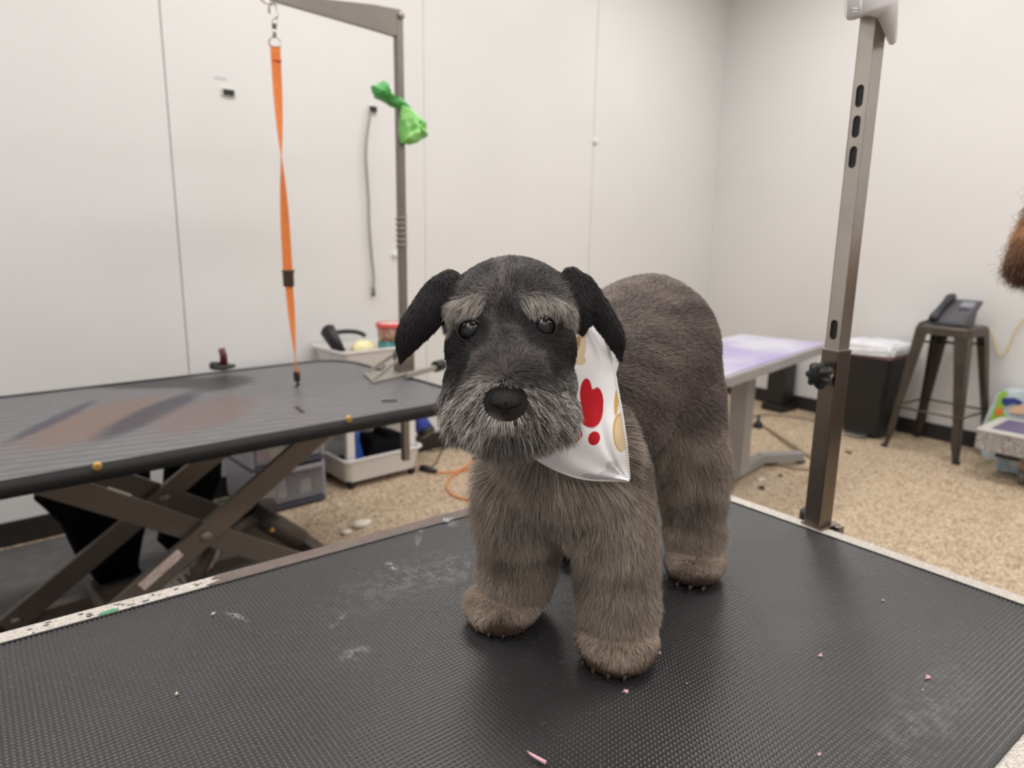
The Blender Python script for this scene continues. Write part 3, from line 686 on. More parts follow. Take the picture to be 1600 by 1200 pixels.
items = [('folded_towel', (.10, .10, .09), (206, 202, 204), 'folded white towel at the left of the bottom drawer', 1.245, .085), ('paper_pad', (.055, .10, .10), (88, 96, 116), 'blue grey box standing in the middle of the bottom drawer', 1.375, .09), ('wipes_pack', (.045, .10, .10), (224, 222, 214), 'white pack beside the blue box in the bottom drawer', 1.325, .09), ('powder_tub', (.06, .10, .075), (206, 214, 196), 'pale green white tub at the right of the bottom drawer', 1.445, .08)]
for nm_, sz, cc, lb, x, z in items:
    tag(MB().box((x, 3.15, .0450 + sz[2] / 2), sz, .008).build(nm_, mat(nm_ + '_paint', cc, .6, var=.08, scale=30)), lb, 'supplies')
items = [('yellow_pack', (.075, .10, .10), (196, 190, 120), 'yellow green pack in the middle drawer', 1.305, 0), ('pink_pack', (.05, .10, .08), (200, 110, 122), 'pink pack at the left of the middle drawer', 1.235, 0), ('purple_pack', (.07, .10, .09), (108, 100, 160), 'purple pack at the right of the middle drawer', 1.43, 0), ('white_bottle', (.03, .05, .10), (226, 224, 226), 'small white bottle right of the purple pack in the drawer', 1.48, 0)]
for nm_, sz, cc, lb, x, z in items:
    tag(MB().box((x, 3.15 - (.06 if nm_ == 'white_bottle' else 0), .2500 + sz[2] / 2), sz, .008).build(nm_, mat(nm_ + '_paint', cc, .6, var=.08, scale=30)), lb, 'supplies')

# ---------------------------------------------------------------- white utility cart
ct = thing('utility_cart', 'white plastic utility cart with two deep trays against the left wall', 'cart', (1.885, 3.24, 0))
WC = mat('white_cart_plastic', (222, 220, 218), .4)
def tray(name, zr, dep, x0=1.655, x1=2.115, y0=3.08, y1=3.395):
    b_ = bmesh.new(); lv = []
    for (ins, z) in ((0.02, zr - dep), (0.0, zr - .012), (-.012, zr - .010), (-.012, zr), (.004, zr), (.022, zr - dep + .008)):
        lv.append([b_.verts.new((x, y, z)) for x, y in rounded(x0 + ins, x1 - ins, y0 + ins, y1 - ins, .04, 5)])
    n_ = len(lv[0])
    for A_, B_ in zip(lv[:-1], lv[1:]):
        for k in range(n_): b_.faces.new((A_[k], A_[(k + 1) % n_], B_[(k + 1) % n_], B_[k]))
    b_.faces.new(lv[0][::-1]); b_.faces.new(lv[-1]); m = MB(); m.merge(b_); return m.build(name, WC, ct, world=True)
tray('bottom_tray', .165, .125); tray('top_tray', .722, .09); tray('middle_tray', .43, .05)
for x in (1.70, 2.07):
    for y in (3.12, 3.35):
        MB().box((x, y, .37), (.045, .032, .50), .008).build('upright', WC, ct, world=True)
        m = MB(); m.tube([(x - .012, y, .023), (x + .012, y, .023)], .0225, 16); m.box((x, y, .045), (.03, .02, .012)); m.build('caster', BK, ct, world=True)
TEAL = mat('teal_cloth_fabric', (90, 158, 162), .85, var=.12, scale=40)
def lump(name, c, r, col_or_mat, label, cat, seed, sub=3, jit=.06, bump=.3):
    mt2 = col_or_mat if not isinstance(col_or_mat, tuple) else mat(name + '_surface', col_or_mat, .75, var=.12, scale=40, bump=bump, bscale=120)
    m = MB(); m.ball(c, r, sub, jit, seed); o = m.build(name, mt2); tag(o, label, cat); return o
# the cart's contents
hb = thing('hair_clippers', 'black cordless clippers leaning on the left rim of the top cart tray', 'clippers', (1.76, 3.20, .67))
m = MB(); a_ = Vector(ony(511, 515, 3.24)); b2 = Vector(ony(533, 552, 3.16)); m.tube([a_ + (a_ - b2) * .12, a_, (a_ + b2) / 2, b2], [.022, .044, .038, .030], 14, flat=.7); m.build('clipper_body', BK, hb, world=True)
m = MB(); m.tube([a_ + Vector((.004, -.030, .0)), (a_ + b2) / 2 + Vector((.004, -.028, .0)), b2 + Vector((0, -.020, 0))], [.004, .006, .004], 8); m.build('grip_strip', mat('grey_trim', (140, 138, 138), .4), hb, world=True)
lump('sponge', (1.835, 3.19, .710), (.068, .05, .045), (232, 224, 176), 'pale yellow sponge in the top cart tray', 'sponge', 2)
m = MB(); m.tube([(1.80 + .11 * math.cos(t_), 3.30 + .03 * math.sin(t_), .755 + .03 * math.sin(t_)) for t_ in np.linspace(0, 3.1, 16)], .012, 8); tag(m.build('black_cord_bundle', BK), 'black cord bundle behind the yellow sponge in the top tray', 'cord')
o = MB(); o.box((2.005, 3.165, .715), (.15, .09, .055), .012); tag(o.build('teal_cloth', TEAL), 'folded teal cloth beneath the red lidded tub in the top tray', 'cloth')
tub = thing('treat_tub', 'round clear tub with a coral red lid on the teal cloth', 'tub', (1.985, 3.17, .743))
m = MB(); m.lathe([(0, 0), (.062, 0), (.068, .07), (.066, .072), (0, .072)], (0, 0, 0), 32); m.build('tub_body', mat('tub_contents', (168, 100, 100), .35, col2=(190, 176, 150), scale=45), tub)
m = MB(); m.lathe([(0, .070), (.073, .070), (.075, .076), (.074, .090), (.070, .094), (.062, .090), (0, .089)], (0, 0, 0), 32); m.build('lid', mat('coral_red_lid', (214, 86, 88), .35), tub)
m = MB(); m.lathe([(0, .0915), (.055, .0915), (.056, .089)], (0, 0, 0), 32); m.build('lid_label', mat('cream_label', (224, 206, 196), .5), tub)
lump('cotton_wad', (2.09, 3.14, .735), (.035, .035, .022), (226, 224, 220), 'white cotton wad at the right end of the top cart tray', 'cotton', 8)
bot = thing('spray_bottle', 'blue spray bottle standing in the bottom cart tray', 'bottle', (1.765, 3.17, .050))
m = MB(); m.lathe([(0, 0), (.040, 0), (.043, .01), (.040, .08), (.030, .14), (.019, .18), (.018, .27), (0, .27)], (0, 0, 0), 24); m.build('bottle_body', mat('blue_bottle', (28, 78, 168), .3, var=.15, scale=20), bot)
m = MB(); m.lathe([(0, .31), (.016, .31), (.018, .27)], (0, 0, 0), 16); m.box((-.015, 0, .318), (.07, .022, .022), .006); m.build('nozzle', BK, bot)
m = MB(); m.box((1.93, 3.22, .155), (.22, .20, .14), .04, Matrix.Rotation(.15, 3, 'Y') , 4); m.box((1.985, 3.22, .195), (.12, .16, .10), .035, Matrix.Rotation(.3, 3, 'Y'), 4); o = m.build('black_towel', mat('black_towelling', (20, 19, 23), .95, var=.2, scale=50, spec=.1, bump=.5, bscale=200)); tag(o, 'crumpled black towel in the bottom cart tray', 'towel')
lump('green_sponge', (1.715, 3.24, .10), (.03, .05, .05), (64, 88, 66), 'dark green sponge behind the blue bottle in the bottom tray', 'sponge', 4)
# blue dryer nozzle hanging on the cart's right side
bd = thing('pet_dryer', 'blue pet dryer nozzle with a grey mouth hanging beside the cart', 'dryer', (2.18, 3.22, .33))
a_ = Vector(ony(650, 648, 3.28)); b2 = Vector(ony(664, 672, 3.22)); m = MB(); m.tube([a_ + (a_ - b2) * .5, a_, b2], [.03, .045, .050], 20); m.build('dryer_body', mat('blue_dryer_plastic', (56, 74, 168), .35), bd, world=True)
dd = (b2 - a_).normalized(); m = MB(); m.tube([b2, b2 + dd * .03], [.052, .052], 20); m.build('dryer_mouth', BK, bd, world=True); m = MB(); m.tube([b2 + dd * .028, b2 + dd * .034], [.044, .040], 20); m.build('dryer_filter', mat('grey_filter', (120, 112, 106), .6), bd, world=True)
m = MB(); m.tube([a_ - dd * .02, (2.15, 3.22, .38), (2.125, 3.22, .40)], .010, 8); m.build('hook', BK, bd, world=True)

# ---------------------------------------------------------------- cords on the floor
ORC = mat('orange_cord_rubber', (222, 138, 72), .5)
def fl(px, py, z=.006): q = onz(px, py, z); return Vector((q[0], q[1], z))
ex = thing('extension_cord', 'orange extension cord snaking over the floor left of the dog', 'cord', fl(700, 737, 0))
m = MB(); m.tube(catmull([fl(679, 738), fl(700, 738), fl(730, 734), fl(775, 733), fl(830, 745), fl(880, 760)], 8), .0055, 8); m.tube(catmull([fl(752, 712), fl(738, 722), fl(722, 733, .014), fl(705, 745), fl(698, 760), fl(705, 772), fl(722, 779), fl(750, 781), fl(790, 776)], 8), .0055, 8); m.build('cord_run', ORC, ex, world=True)
m = MB(); m.tube([fl(658, 731, .016), fl(668, 733, .016), fl(682, 737, .012)], [.020, .020, .011], 12); m.build('socket_end', BK, ex, world=True)
m = MB(); m.tube([fl(740, 718, .012), fl(754, 711, .012)], .012, 10); m.build('plug', BK, ex, world=True)
m = MB(); m.tube(catmull([fl(672, 731, .02), fl(682, 722), fl(690, 705), fl(704, 696), fl(706, 690), fl(692, 700), fl(674, 705), fl(664, 697), fl(655, 690)], 8), .0035, 8); tag(m.build('power_cord', BK), 'thin black power cord looping on the floor beside the cart', 'cord')
WP = mat('white_paper_scrap', (226, 218, 204), .8)
c = fl(566, 822, 0); m = MB(); m.ball((c.x, c.y, .012), (.045, .03, .014), 2, .2, 3); tag(m.build('paper_scrap', WP), 'larger crumpled white scrap on the floor beyond the near table rim', 'scrap', 'white scraps')
c = fl(541, 834, 0); m = MB(); m.ball((c.x, c.y, .008), (.025, .02, .009), 2, .2, 5); tag(m.build('paper_scrap', WP), 'smaller white scrap on the floor just left of the bigger scrap', 'scrap', 'white scraps')
for i, (px, py, s_, lb) in enumerate(((1188, 764, .020, 'dark hair tuft on the tan floor nearest the dog on the right'), (1220, 744, .012, 'small dark hair tuft beyond the one nearest the dog'), (1325, 708, .018, 'dark hair tuft on the floor right of the steel post'), (1275, 699, .015, 'dark hair tuft just left of the steel post'))):
    c = fl(px, py, 0); m = MB()
    for k in range(5): m.ball((c.x + random.Random(i * 9 + k).gauss(0, s_ * .5), c.y + random.Random(i * 7 + k + 50).gauss(0, s_ * .5), .006), (s_ * .6, s_ * .5, .006), 1, .3, k)
    tag(m.build('hair_tuft', mat('dark_hair_tuft', (52, 44, 40), .9)), lb, 'hair', 'hair tufts on the floor')
c = fl(1188, 750, 0); m = MB(); m.ball((c.x, c.y, .005), (.03, .02, .005), 1, .2, 5); tag(m.build('hair_tuft', WP), 'pale fluffy hair tuft on the floor beside the dark tuft', 'hair', 'hair tufts on the floor')

# ---------------------------------------------------------------- third grooming table, right of the dog
t3 = thing('grooming_table', 'light grey grooming table with a pale purple top behind the dog on the right', 'table', (3.1, 1.9, 0))
AX = Vector((.985, .13, 0)).normalized(); AY = Vector((-AX.y, AX.x, 0)); k0 = Vector((3.80, 1.66, 0))
def T3(u, v, z): q = k0 - AX * u + AY * v; return Vector((q.x, q.y, z))
def f3(co): return T3(co.x, co.y, co.z)
PUR = mat('lilac_mat', (204, 205, 216), .3, col2=(164, 152, 200), scale=2.4); GRY = mat('light_grey_steel', (158, 156, 156), .42, .3, var=.05, scale=6)
MB().prism(rounded(0, 1.30, 0, .52, .02), .705, .746, .006, f3).build('tabletop_frame', GRY, t3, world=True)
MB().prism(rounded(.025, 1.275, .025, .495, .01), .742, .750, .002, f3).build('lilac_top', PUR, t3, world=True)
m = MB(); m.bar(T3(.05, .26, .68), T3(1.25, .26, .68), .05, .30, bev=.004); m.build('control_box', mat('dark_undercarriage', (34, 33, 38), .6), t3, world=True)
m = MB(); m.bar(T3(.50, .26, .09), T3(.50, .26, .66), .10, .09, up=AX, bev=.006); m.build('lift_column', GRY, t3, world=True)
m = MB(); m.bar(fl(1085, 772, .045), fl(1190, 716, .045), .05, .06, bev=.006); m.bar(fl(1185, 716, .05), fl(1252, 712, .05), .05, .055, bev=.006); m.build('foot_bar', GRY, t3, world=True)
m = MB(); q = fl(1250, 722, 0); m.lathe([(0, 0), (.03, 0), (.03, .012), (.012, .018), (.012, .04)], q, 16); m.build('levelling_foot', BK, t3, world=True)
m = MB(); m.tube(catmull([fl(1172, 690), fl(1200, 700, .03), fl(1235, 716, .03), fl(1268, 735), fl(1272, 755), fl(1240, 762), fl(1195, 760)], 8), .008, 8)
GRB = mat('brown_grey_cable', (140, 122, 104), .55); m.bm.free(); m = MB()
m.tube(catmull([fl(1170, 664), fl(1195, 668), fl(1235, 694, .02), fl(1262, 712), fl(1272, 722), fl(1270, 732), fl(1245, 733), fl(1215, 726), fl(1185, 724)], 8), .009, 8); tag(m.build('floor_cable', GRB), 'brown grey cable curling on the floor around the third table foot', 'cable', 'cables right of the dog')
m = MB(); m.tube(catmull([fl(1172, 652), fl(1200, 648), fl(1240, 652), fl(1290, 660), fl(1330, 664)], 8), .010, 8); tag(m.build('floor_cable', GRB), 'straight brown grey cable on the floor near the right baseboard', 'cable', 'cables right of the dog')
m = MB(); q = fl(1184, 668, 0); m.lathe([(0, 0), (.035, 0), (.03, .03), (.012, .05), (.010, .09), (0, .09)], q, 14); tag(m.build('foot_switch', BK), 'small black pedal switch standing under the third table', 'switch')
q = Vector(onB(.86, .0, .15)); m = MB(); m.box((q.x, q.y, .26), (.14, .16, .40), .012, R); m.box((q.x, q.y, .03), (.18, .20, .06), .01, R); tag(m.build('black_box', BK), 'black box on the floor behind the third grooming table', 'box')

# ---------------------------------------------------------------- waste bin
wb = thing('waste_bin', 'tall black pedal waste bin with a white liner by the right wall', 'bin', (4.93, 1.85, 0))
m = MB(); b_ = bmesh.new(); lv = []
def rr(w_, d_, z, r0): return [(x, y, z) for x, y in rounded(-d_, d_, -w_, w_, r0, 5)]
RB = Matrix.Rotation(math.atan2(wB.y, wB.x) + math.pi / 2, 3, 'Z')
for (w_, d_, z) in ((.125, .12, .02), (.13, .125, .05), (.165, .15, .56), (.168, .153, .585)):
    lv.append([b_.verts.new(RB @ Vector(p)) for p in rr(w_, d_, z, .05)])
n_ = len(lv[0])
for A_, B_ in zip(lv[:-1], lv[1:]):
    for k in range(n_): b_.faces.new((A_[k], A_[(k + 1) % n_], B_[(k + 1) % n_], B_[k]))
b_.faces.new(lv[0][::-1]); b_.faces.new(lv[-1]); m.merge(b_); m.build('bin_body', mat('black_bin_plastic', (24, 23, 24), .45), wb)
m = MB(); b_ = bmesh.new(); lv = []; rq = random.Random(2)
for (w_, d_, z) in ((.170, .155, .560), (.176, .161, .575), (.176, .161, .60), (.17, .155, .625), (.13, .12, .640), (.07, .06, .632)):
    lv.append([b_.verts.new(RB @ Vector((p[0] * rq.uniform(.97, 1.03), p[1] * rq.uniform(.97, 1.03), p[2] + rq.uniform(-.010, .010)))) for p in rr(w_, d_, z, .05)])
for A_, B_ in zip(lv[:-1], lv[1:]):
    for k in range(n_): b_.faces.new((A_[k], A_[(k + 1) % n_], B_[(k + 1) % n_], B_[k]))
b_.faces.new(lv[-1]); b_.faces.new(lv[0][::-1]); m.merge(b_); m.build('bin_liner', mat('white_bin_liner', (224, 226, 232), .4, var=.05, scale=20), wb)
m = MB(); m.box(RB @ Vector((0, 0, .552)), (.312, .348, .016), .006, RB); m.build('rim_band', mat('mauve_band', (120, 86, 90), .5), wb)
m = MB(); m.box(RB @ Vector((-.155, 0, .018)), (.07, .13, .012), .005, RB); m.build('pedal', mat('chrome_pedal', (200, 200, 200), .25, .9), wb)

# ---------------------------------------------------------------- metal stool with telephone
so = Vector((4.89, 1.41, 0)); sa = math.radians(-6)
st = thing('bar_stool', 'tall gunmetal stool with splayed legs by the right wall', 'stool', so, sa)
GM = mat('gunmetal', (84, 77, 70), .38, .7, var=.12, scale=9)
ST_H = .795; hs = .155; hf = .225
b_ = bmesh.new(); lv = []
for (s_, z) in ((hs + .004, ST_H - .055), (hs, ST_H - .012), (hs - .008, ST_H), (hs - .03, ST_H), (.03, ST_H - .004)):
    lv.append([b_.verts.new((x, y, z)) for x, y in rounded(-s_, s_, -s_, s_, min(.04, s_ * .5), 5)])
n_ = len(lv[0])
for A_, B_ in zip(lv[:-1], lv[1:]):
    for k in range(n_): b_.faces.new((A_[k], A_[(k + 1) % n_], B_[(k + 1) % n_], B_[k]))
b_.faces.new(lv[-1]); b_.faces.new(lv[0][::-1]); m = MB(); m.merge(b_); m.build('seat', GM, st)
for ix in (-1, 1):
    for iy in (-1, 1):
        b_ = bmesh.new(); lv = []
        for t_ in np.linspace(0, 1, 8):
            z = (ST_H - .02) * (1 - t_) + .014 * t_; c_ = hs - .006 + (hf - hs) * t_; w_ = .078 * (1 - t_) ** 1.0 + .028 * t_ + (.010 if .82 < t_ < .9 else 0)
            th_ = .004; cx_, cy_ = ix * c_, iy * c_
            pts2 = [(0, 0), (-w_, 0), (-w_, -th_), (-.012, -th_ * 1.5), (-th_ * 1.5, -.012), (-th_, -w_), (0, -w_)]
            pts2 = [(-.004, 0), (-w_, 0), (-w_, -th_), (-.012, -th_), (-th_, -.012), (-th_, -w_), (0, -w_), (0, -.004)]
            lv.append([b_.verts.new((cx_ + ix * p[0], cy_ + iy * p[1], z)) for p in pts2])
        for A_, B_ in zip(lv[:-1], lv[1:]):
            for k in range(8): b_.faces.new((A_[k], A_[(k + 1) % 8], B_[(k + 1) % 8], B_[k]))
        b_.faces.new(lv[0]); b_.faces.new(lv[-1][::-1]); m = MB(); m.merge(b_); lg = m.build('leg', GM, st)
        m = MB(); m.box((ix * (hf - .012), iy * (hf - .012), .008), (.034, .034, .016), .004); m.build('rubber_foot', BK, lg)
zq = .27; cq = hs + (hf - hs) * (1 - zq / ST_H) - .006
for (a_, b2) in (((-1, -1), (1, -1)), ((1, -1), (1, 1)), ((1, 1), (-1, 1)), ((-1, 1), (-1, -1))):
    m = MB(); m.tube([(a_[0] * cq, a_[1] * cq, zq), (b2[0] * cq, b2[1] * cq, zq)], .006, 10); m.build('foot_rail', GM, st)
for s_ in (-1, 1): MB().bar((s_ * .14, -.14, ST_H - .11), (-s_ * .14, .14, ST_H - .11 + s_ * .001), .014, .004).build('brace', BK, st)
ph = thing('telephone', 'grey desk telephone with handset and display on top of the metal stool', 'telephone', (so.x, so.y, ST_H), math.radians(-100))
# local: -y towards the user, x to the right of the keypad
PG = mat('phone_grey', (78, 78, 84), .42); PD = mat('phone_dark', (46, 46, 50), .4)
def wedge(x0, x1, pts2, mt3, name, par):
    b_ = bmesh.new(); A_ = [b_.verts.new((x0, p[0], p[1])) for p in pts2]; B_ = [b_.verts.new((x1, p[0], p[1])) for p in pts2]; k_ = len(pts2)
    b_.faces.new(A_); b_.faces.new(B_[::-1])
    for i in range(k_): b_.faces.new((A_[i], A_[(i + 1) % k_], B_[(i + 1) % k_], B_[i]))
    bmesh.ops.bevel(b_, geom=list(b_.edges), offset=.003, segments=2, affect='EDGES'); m = MB(); m.merge(b_); return m.build(name, mt3, par)
body_p = wedge(-.105, .105, [(-.10, .004), (-.10, .022), (.085, .150), (.105, .150), (.098, .132), (.045, .090), (.035, .004)], PG, 'phone_body', ph)
sl_ = math.atan2(.128, .185); RS = Matrix.Rotation(sl_, 3, 'X')
def on_s(x, t_, h=0.0): return Vector((x, -.10 + .185 * t_ - math.sin(sl_) * h, .022 + .128 * t_ + math.cos(sl_) * h))
MB().box(on_s(.045, .80, .001), (.075, .052, .003), .001, RS).build('display', mat('phone_display', (136, 138, 146), .25), ph)
for r0 in range(4):
    for c0_ in range(3):
        MB().box(on_s(.020 + c0_ * .024, .14 + r0 * .10, .002), (.016, .011, .004), .0015, RS).build('key', mat('phone_key', (112, 112, 118), .4) if r0 + c0_ == 0 else bpy.data.materials['phone_key'], ph)
m = MB(); m.box(on_s(.045, .58, .002), (.05, .014, .003), .001, RS); m.build('menu_button', PD, ph)
m = MB(); hpn = [on_s(-.068, t_, hh) for t_, hh in ((-.04, .012), (.08, .018), (.35, .026), (.65, .026), (.92, .020), (1.06, .010))]
m.tube(hpn, [.020, .025, .017, .017, .026, .020], 14, flat=1.15); m.build('handset', PD, ph)
m = MB(); m.tube([(-.10, -.09, .02), (-.135, -.11, .0), (-.15, -.10, -.10), (-.145, -.09, -.14)], [.008, .013, .016, .006], 10); m.build('handset_cord', PD, ph)
def near_wall(px, py, off=.03):
    r0 = ROT @ np.array([px - CX, py - CY, F]); n_ = np.array([nB.x, nB.y, 0]); c_ = np.array([cA.x, cA.y, 0]) + n_ * off
    return Vector(EYE + r0 * (((c_ - EYE) @ n_) / (r0 @ n_)))
YC = mat('yellow_cable', (214, 196, 148), .5)
m = MB(); m.tube(catmull([ (so.x + .06, so.y + .03, ST_H + .006), (so.x + .12, so.y - .03, ST_H + .008), (so.x + .18, so.y - .09, ST_H - .03)] + [Vector(P(x, y, 4.35)) for x, y in ()] + [near_wall(x, y) for x, y in ((1548, 520), (1556, 545), (1563, 557), (1575, 545), (1590, 512), (1612, 490), (1660, 470))], 8), .0055, 8)
tag(m.build('telephone_cable', YC), 'pale yellow cable looping from the telephone stool to the right wall', 'cable')

# ---------------------------------------------------------------- scale and packs at the right edge
scl = thing('scale_table', 'low platform with speckled grey sides and a purple top at the right edge', 'scale', (4.7, .8, 0))
kc0 = Vector(onz(1526, 670, .285)); kc0.z = 0
SX = Vector((.985, -.03, 0)).normalized(); SY = Vector((-.06, -1, 0)).normalized()
def T4(u, v, z): q = kc0 + SX * u + SY * v; return Vector((q.x, q.y, z))
f4 = lambda co: T4(co.x, co.y, co.z)
SPK = speckle('speckled_grey_panel', (176, 172, 168), (104, 100, 100), 130)
MB().prism(rounded(0, .42, 0, .60, .012), .175, .283, .004, f4).build('platform', SPK, scl, world=True)
MB().prism(rounded(-.004, .424, -.004, .604, .016), .279, .287, .003, f4).build('top_frame', mat('pale_grey_trim', (198, 194, 190), .45), scl, world=True)
MB().prism(rounded(.07, .37, .05, .55, .006), .286, .290, .001, f4).build('purple_top', mat('dusky_purple', (96, 88, 122), .4, var=.05, scale=9), scl, world=True)
m = MB()
for k, (u_, v_) in enumerate(((.20, .17), (.17, .23), (.14, .29), (.30, .20), (.28, .27), (.25, .33))): m.prism([(u_, v_), (u_ + .06, v_), (u_ + .06, v_ + .008), (u_, v_ + .008)], .2898, .2908, 0, f4)
m.build('printed_lines', mat('white_print', (200, 196, 206), .5), scl, world=True)
m = MB(); m.prism([(.06, .09), (.10, .09), (.10, .20), (.06, .20)], .135, .175, .003, f4); m.prism([(.08, .08), (.11, .08), (.11, .55), (.08, .55)], .150, .174, .002, f4); m.build('corner_bracket', BK, scl, world=True)
for (u_, v_) in ((.12, .22), (.12, .52), (.34, .08), (.34, .52)):
    q = T4(u_, v_, 0); m = MB(); m.box((q.x, q.y, .125), (.03, .045, .10), .004); lgx = m.build('leg', mat('tan_leg', (150, 124, 100), .6) if 'tan_leg' not in bpy.data.materials else bpy.data.materials['tan_leg'], scl, world=True)
    m = MB(); m.tube([(q.x, q.y - .014, .040), (q.x, q.y + .014, .040)], .040, 20); m.box((q.x, q.y, .078), (.05, .045, .012), .003); m.build('caster', mat('caster_grey', (96, 92, 88), .4) if 'caster_grey' not in bpy.data.materials else bpy.data.materials['caster_grey'], scl, world=True)
# packs of wipes leaning by the wall behind it
def pack(name, c, size, rot, cols_, label, seed):
    b_ = bmesh.new(); bmesh.ops.create_cube(b_, size=1); bmesh.ops.subdivide_edges(b_, edges=b_.edges, cuts=6, use_grid_fill=True); r_ = random.Random(seed)
    for v in b_.verts:
        x, y, z = v.co * 2; pf = (1 - .35 * x ** 4 - .35 * z ** 4)
        v.co = rot @ Vector((x * size[0] / 2 * (1 + r_.uniform(-.03, .03)), y * size[1] / 2 * pf, z * size[2] / 2 * (1 + r_.uniform(-.02, .02)))) + Vector(c)
    m = MB(); m.merge(b_); mm_ = mat(name + '_film', cols_[0], .25, col2=cols_[1], scale=9, detail=1); o = m.build(name, mm_)
    for f in o.data.polygons: f.use_smooth = True
    tag(o, label, 'pack'); return o
RZ = Matrix.Rotation(math.radians(85), 3, 'Z')
pk = pack('wipes_pack', (5.02, 1.06, .24), (.34, .11, .44), RZ, (150, 190, 80), 'green and white plastic pack of wipes by the wall behind the scale', 3) if False else None
pk = thing('diaper_pack', 'green and white plastic pack with a blue mark leaning behind the speckled platform', 'pack', (4.95, 1.02, 0))
def pk_at(x, y, xx=4.94): r0 = ROT @ np.array([x - CX, y - CY, F]); return Vector(EYE + r0 * (xx / r0[0]))
def slab(outline, xx, thk, mt_, name, par, puff=.0):
    b_ = bmesh.new(); A_ = [b_.verts.new(pk_at(x, y, xx)) for x, y in outline]; B_ = [b_.verts.new(pk_at(x, y, xx) + Vector((thk, 0, 0))) for x, y in outline]; k_ = len(outline)
    f1 = b_.faces.new(A_); b_.faces.new(B_[::-1])
    for i in range(k_): b_.faces.new((A_[i], A_[(i + 1) % k_], B_[(i + 1) % k_], B_[i]))
    if puff: bmesh.ops.bevel(b_, geom=list(b_.edges), offset=puff, segments=3, affect='EDGES')
    m = MB(); m.merge(b_); return m.build(name, mt_, par, world=par is not None)
slab([(1528, 676), (1545, 640), (1556, 614), (1570, 609), (1605, 612), (1640, 616), (1650, 640), (1640, 760), (1535, 735)], 4.955, .12, mat('clear_film', (196, 208, 214), .2, var=.1, scale=12), 'pack_film', pk, .012)
slab([(1543, 662), (1556, 632), (1562, 613), (1574, 611), (1570, 628), (1566, 640), (1575, 655), (1560, 670), (1545, 672)], 4.947, .008, mat('lime_print', (150, 196, 66), .3), 'green_print', pk)
slab([(1566, 622), (1585, 622), (1598, 628), (1594, 634), (1582, 630), (1572, 634), (1565, 630)], 4.941, .006, mat('navy_print', (44, 60, 130), .3), 'blue_mark', pk)
slab([(1556, 640), (1562, 636), (1567, 641), (1563, 650), (1556, 648)], 4.941, .006, mat('orange_print', (232, 120, 70), .3), 'orange_mark', pk)
slab([(1576, 640), (1588, 634), (1604, 631), (1620, 636), (1616, 648), (1590, 647), (1578, 645)], 4.937, .008, mat('skin_tone_print', (222, 184, 152), .5), 'tan_mark', pk)
pk2 = thing('water_pack', 'blue and clear plastic pack on the floor beneath the speckled platform', 'pack', (4.75, 1.0, 0))
q = T4(.28, .12, 0); b_ = bmesh.new()
m = MB(); m.box((q.x + .05, q.y - .10, .07), (.16, .34, .13), .03, None, 4); m.build('film_wrap', mat('clear_blue_film', (150, 176, 196), .15, col2=(206, 214, 220), scale=14), pk2, world=True)
m = MB(); m.box((q.x + .03, q.y - .24, .075), (.14, .07, .14), .02, None, 3); m.build('blue_end', mat('bright_blue_film', (70, 130, 190), .3), pk2, world=True)
# ---------------------------------------------------------------- fur tools
def surface(prims, name, voxel, smooth=12, fac=0.5):
    """one continuous skin grown over overlapping volumes"""
    m = MB()
    for p in prims:
        if p[0] == 'c':       # tapered capsule
            a, ra, b, rb = np.array(p[1]), p[2], np.array(p[3]), p[4]
            n = max(2, int(np.linalg.norm(b - a) / (min(ra, rb) * 0.15)) + 1)
            for i in range(n + 1):
                t = i / n; c = a + (b - a) * t; m.ball(c, ra + (rb - ra) * t, 3)
        elif p[0] == 'm':     # an existing skin
            b = bmesh.new(); b.from_mesh(p[1]); m.merge(b)
        else:                 # ellipsoid with a frame: centre, (rx, ry, rz), 3x3 rows = axes
            b = bmesh.new(); bmesh.ops.create_icosphere(b, subdivisions=3, radius=1.0)
            A = np.array(p[3]); c = np.array(p[1])
            for v in b.verts:
                q = c + (np.array(v.co) * np.array(p[2])) @ A
                v.co = q
            m.merge(b)
    o = m.build(name, [])
    r = o.modifiers.new('r', 'REMESH'); r.mode = 'VOXEL'; r.voxel_size = voxel
    s_ = o.modifiers.new('s', 'SMOOTH'); s_.iterations = smooth; s_.factor = fac
    dg = bpy.context.evaluated_depsgraph_get()
    me = bpy.data.meshes.new_from_object(o.evaluated_get(dg))
    old = o.data; bpy.data.objects.remove(o); bpy.data.meshes.remove(old)
    me.name = name
    for p in me.polygons: p.use_smooth = True
    return me

def mesh_arrays(me):
    me.calc_loop_triangles()
    V = np.empty(len(me.vertices) * 3); me.vertices.foreach_get('co', V); V = V.reshape(-1, 3)
    T = np.empty(len(me.loop_triangles) * 3, dtype=np.int64); me.loop_triangles.foreach_get('vertices', T); T = T.reshape(-1, 3)
    fn = np.cross(V[T[:, 1]] - V[T[:, 0]], V[T[:, 2]] - V[T[:, 0]])
    N = np.zeros_like(V)
    for k in range(3): np.add.at(N, T[:, k], fn)
    N /= np.linalg.norm(N, axis=1, keepdims=True) + 1e-12
    return V, T, N, np.linalg.norm(fn, axis=1) / 2

def sample(me, dens, rng, weight=None):
    V, T, N, A = mesh_arrays(me)
    wgt = A.copy()
    if weight is not None: wgt *= weight(V[T].mean(1))
    n = int(wgt.sum() * dens)
    idx = rng.choice(len(T), n, p=wgt / wgt.sum())
    r1 = np.sqrt(rng.random(n)); r2 = rng.random(n)
    b = np.stack([1 - r1, r1 * (1 - r2), r1 * r2], 1)
    pts = (V[T[idx]] * b[:, :, None]).sum(1); nn = (N[T[idx]] * b[:, :, None]).sum(1)
    nn /= np.linalg.norm(nn, axis=1, keepdims=True) + 1e-12
    return pts, nn

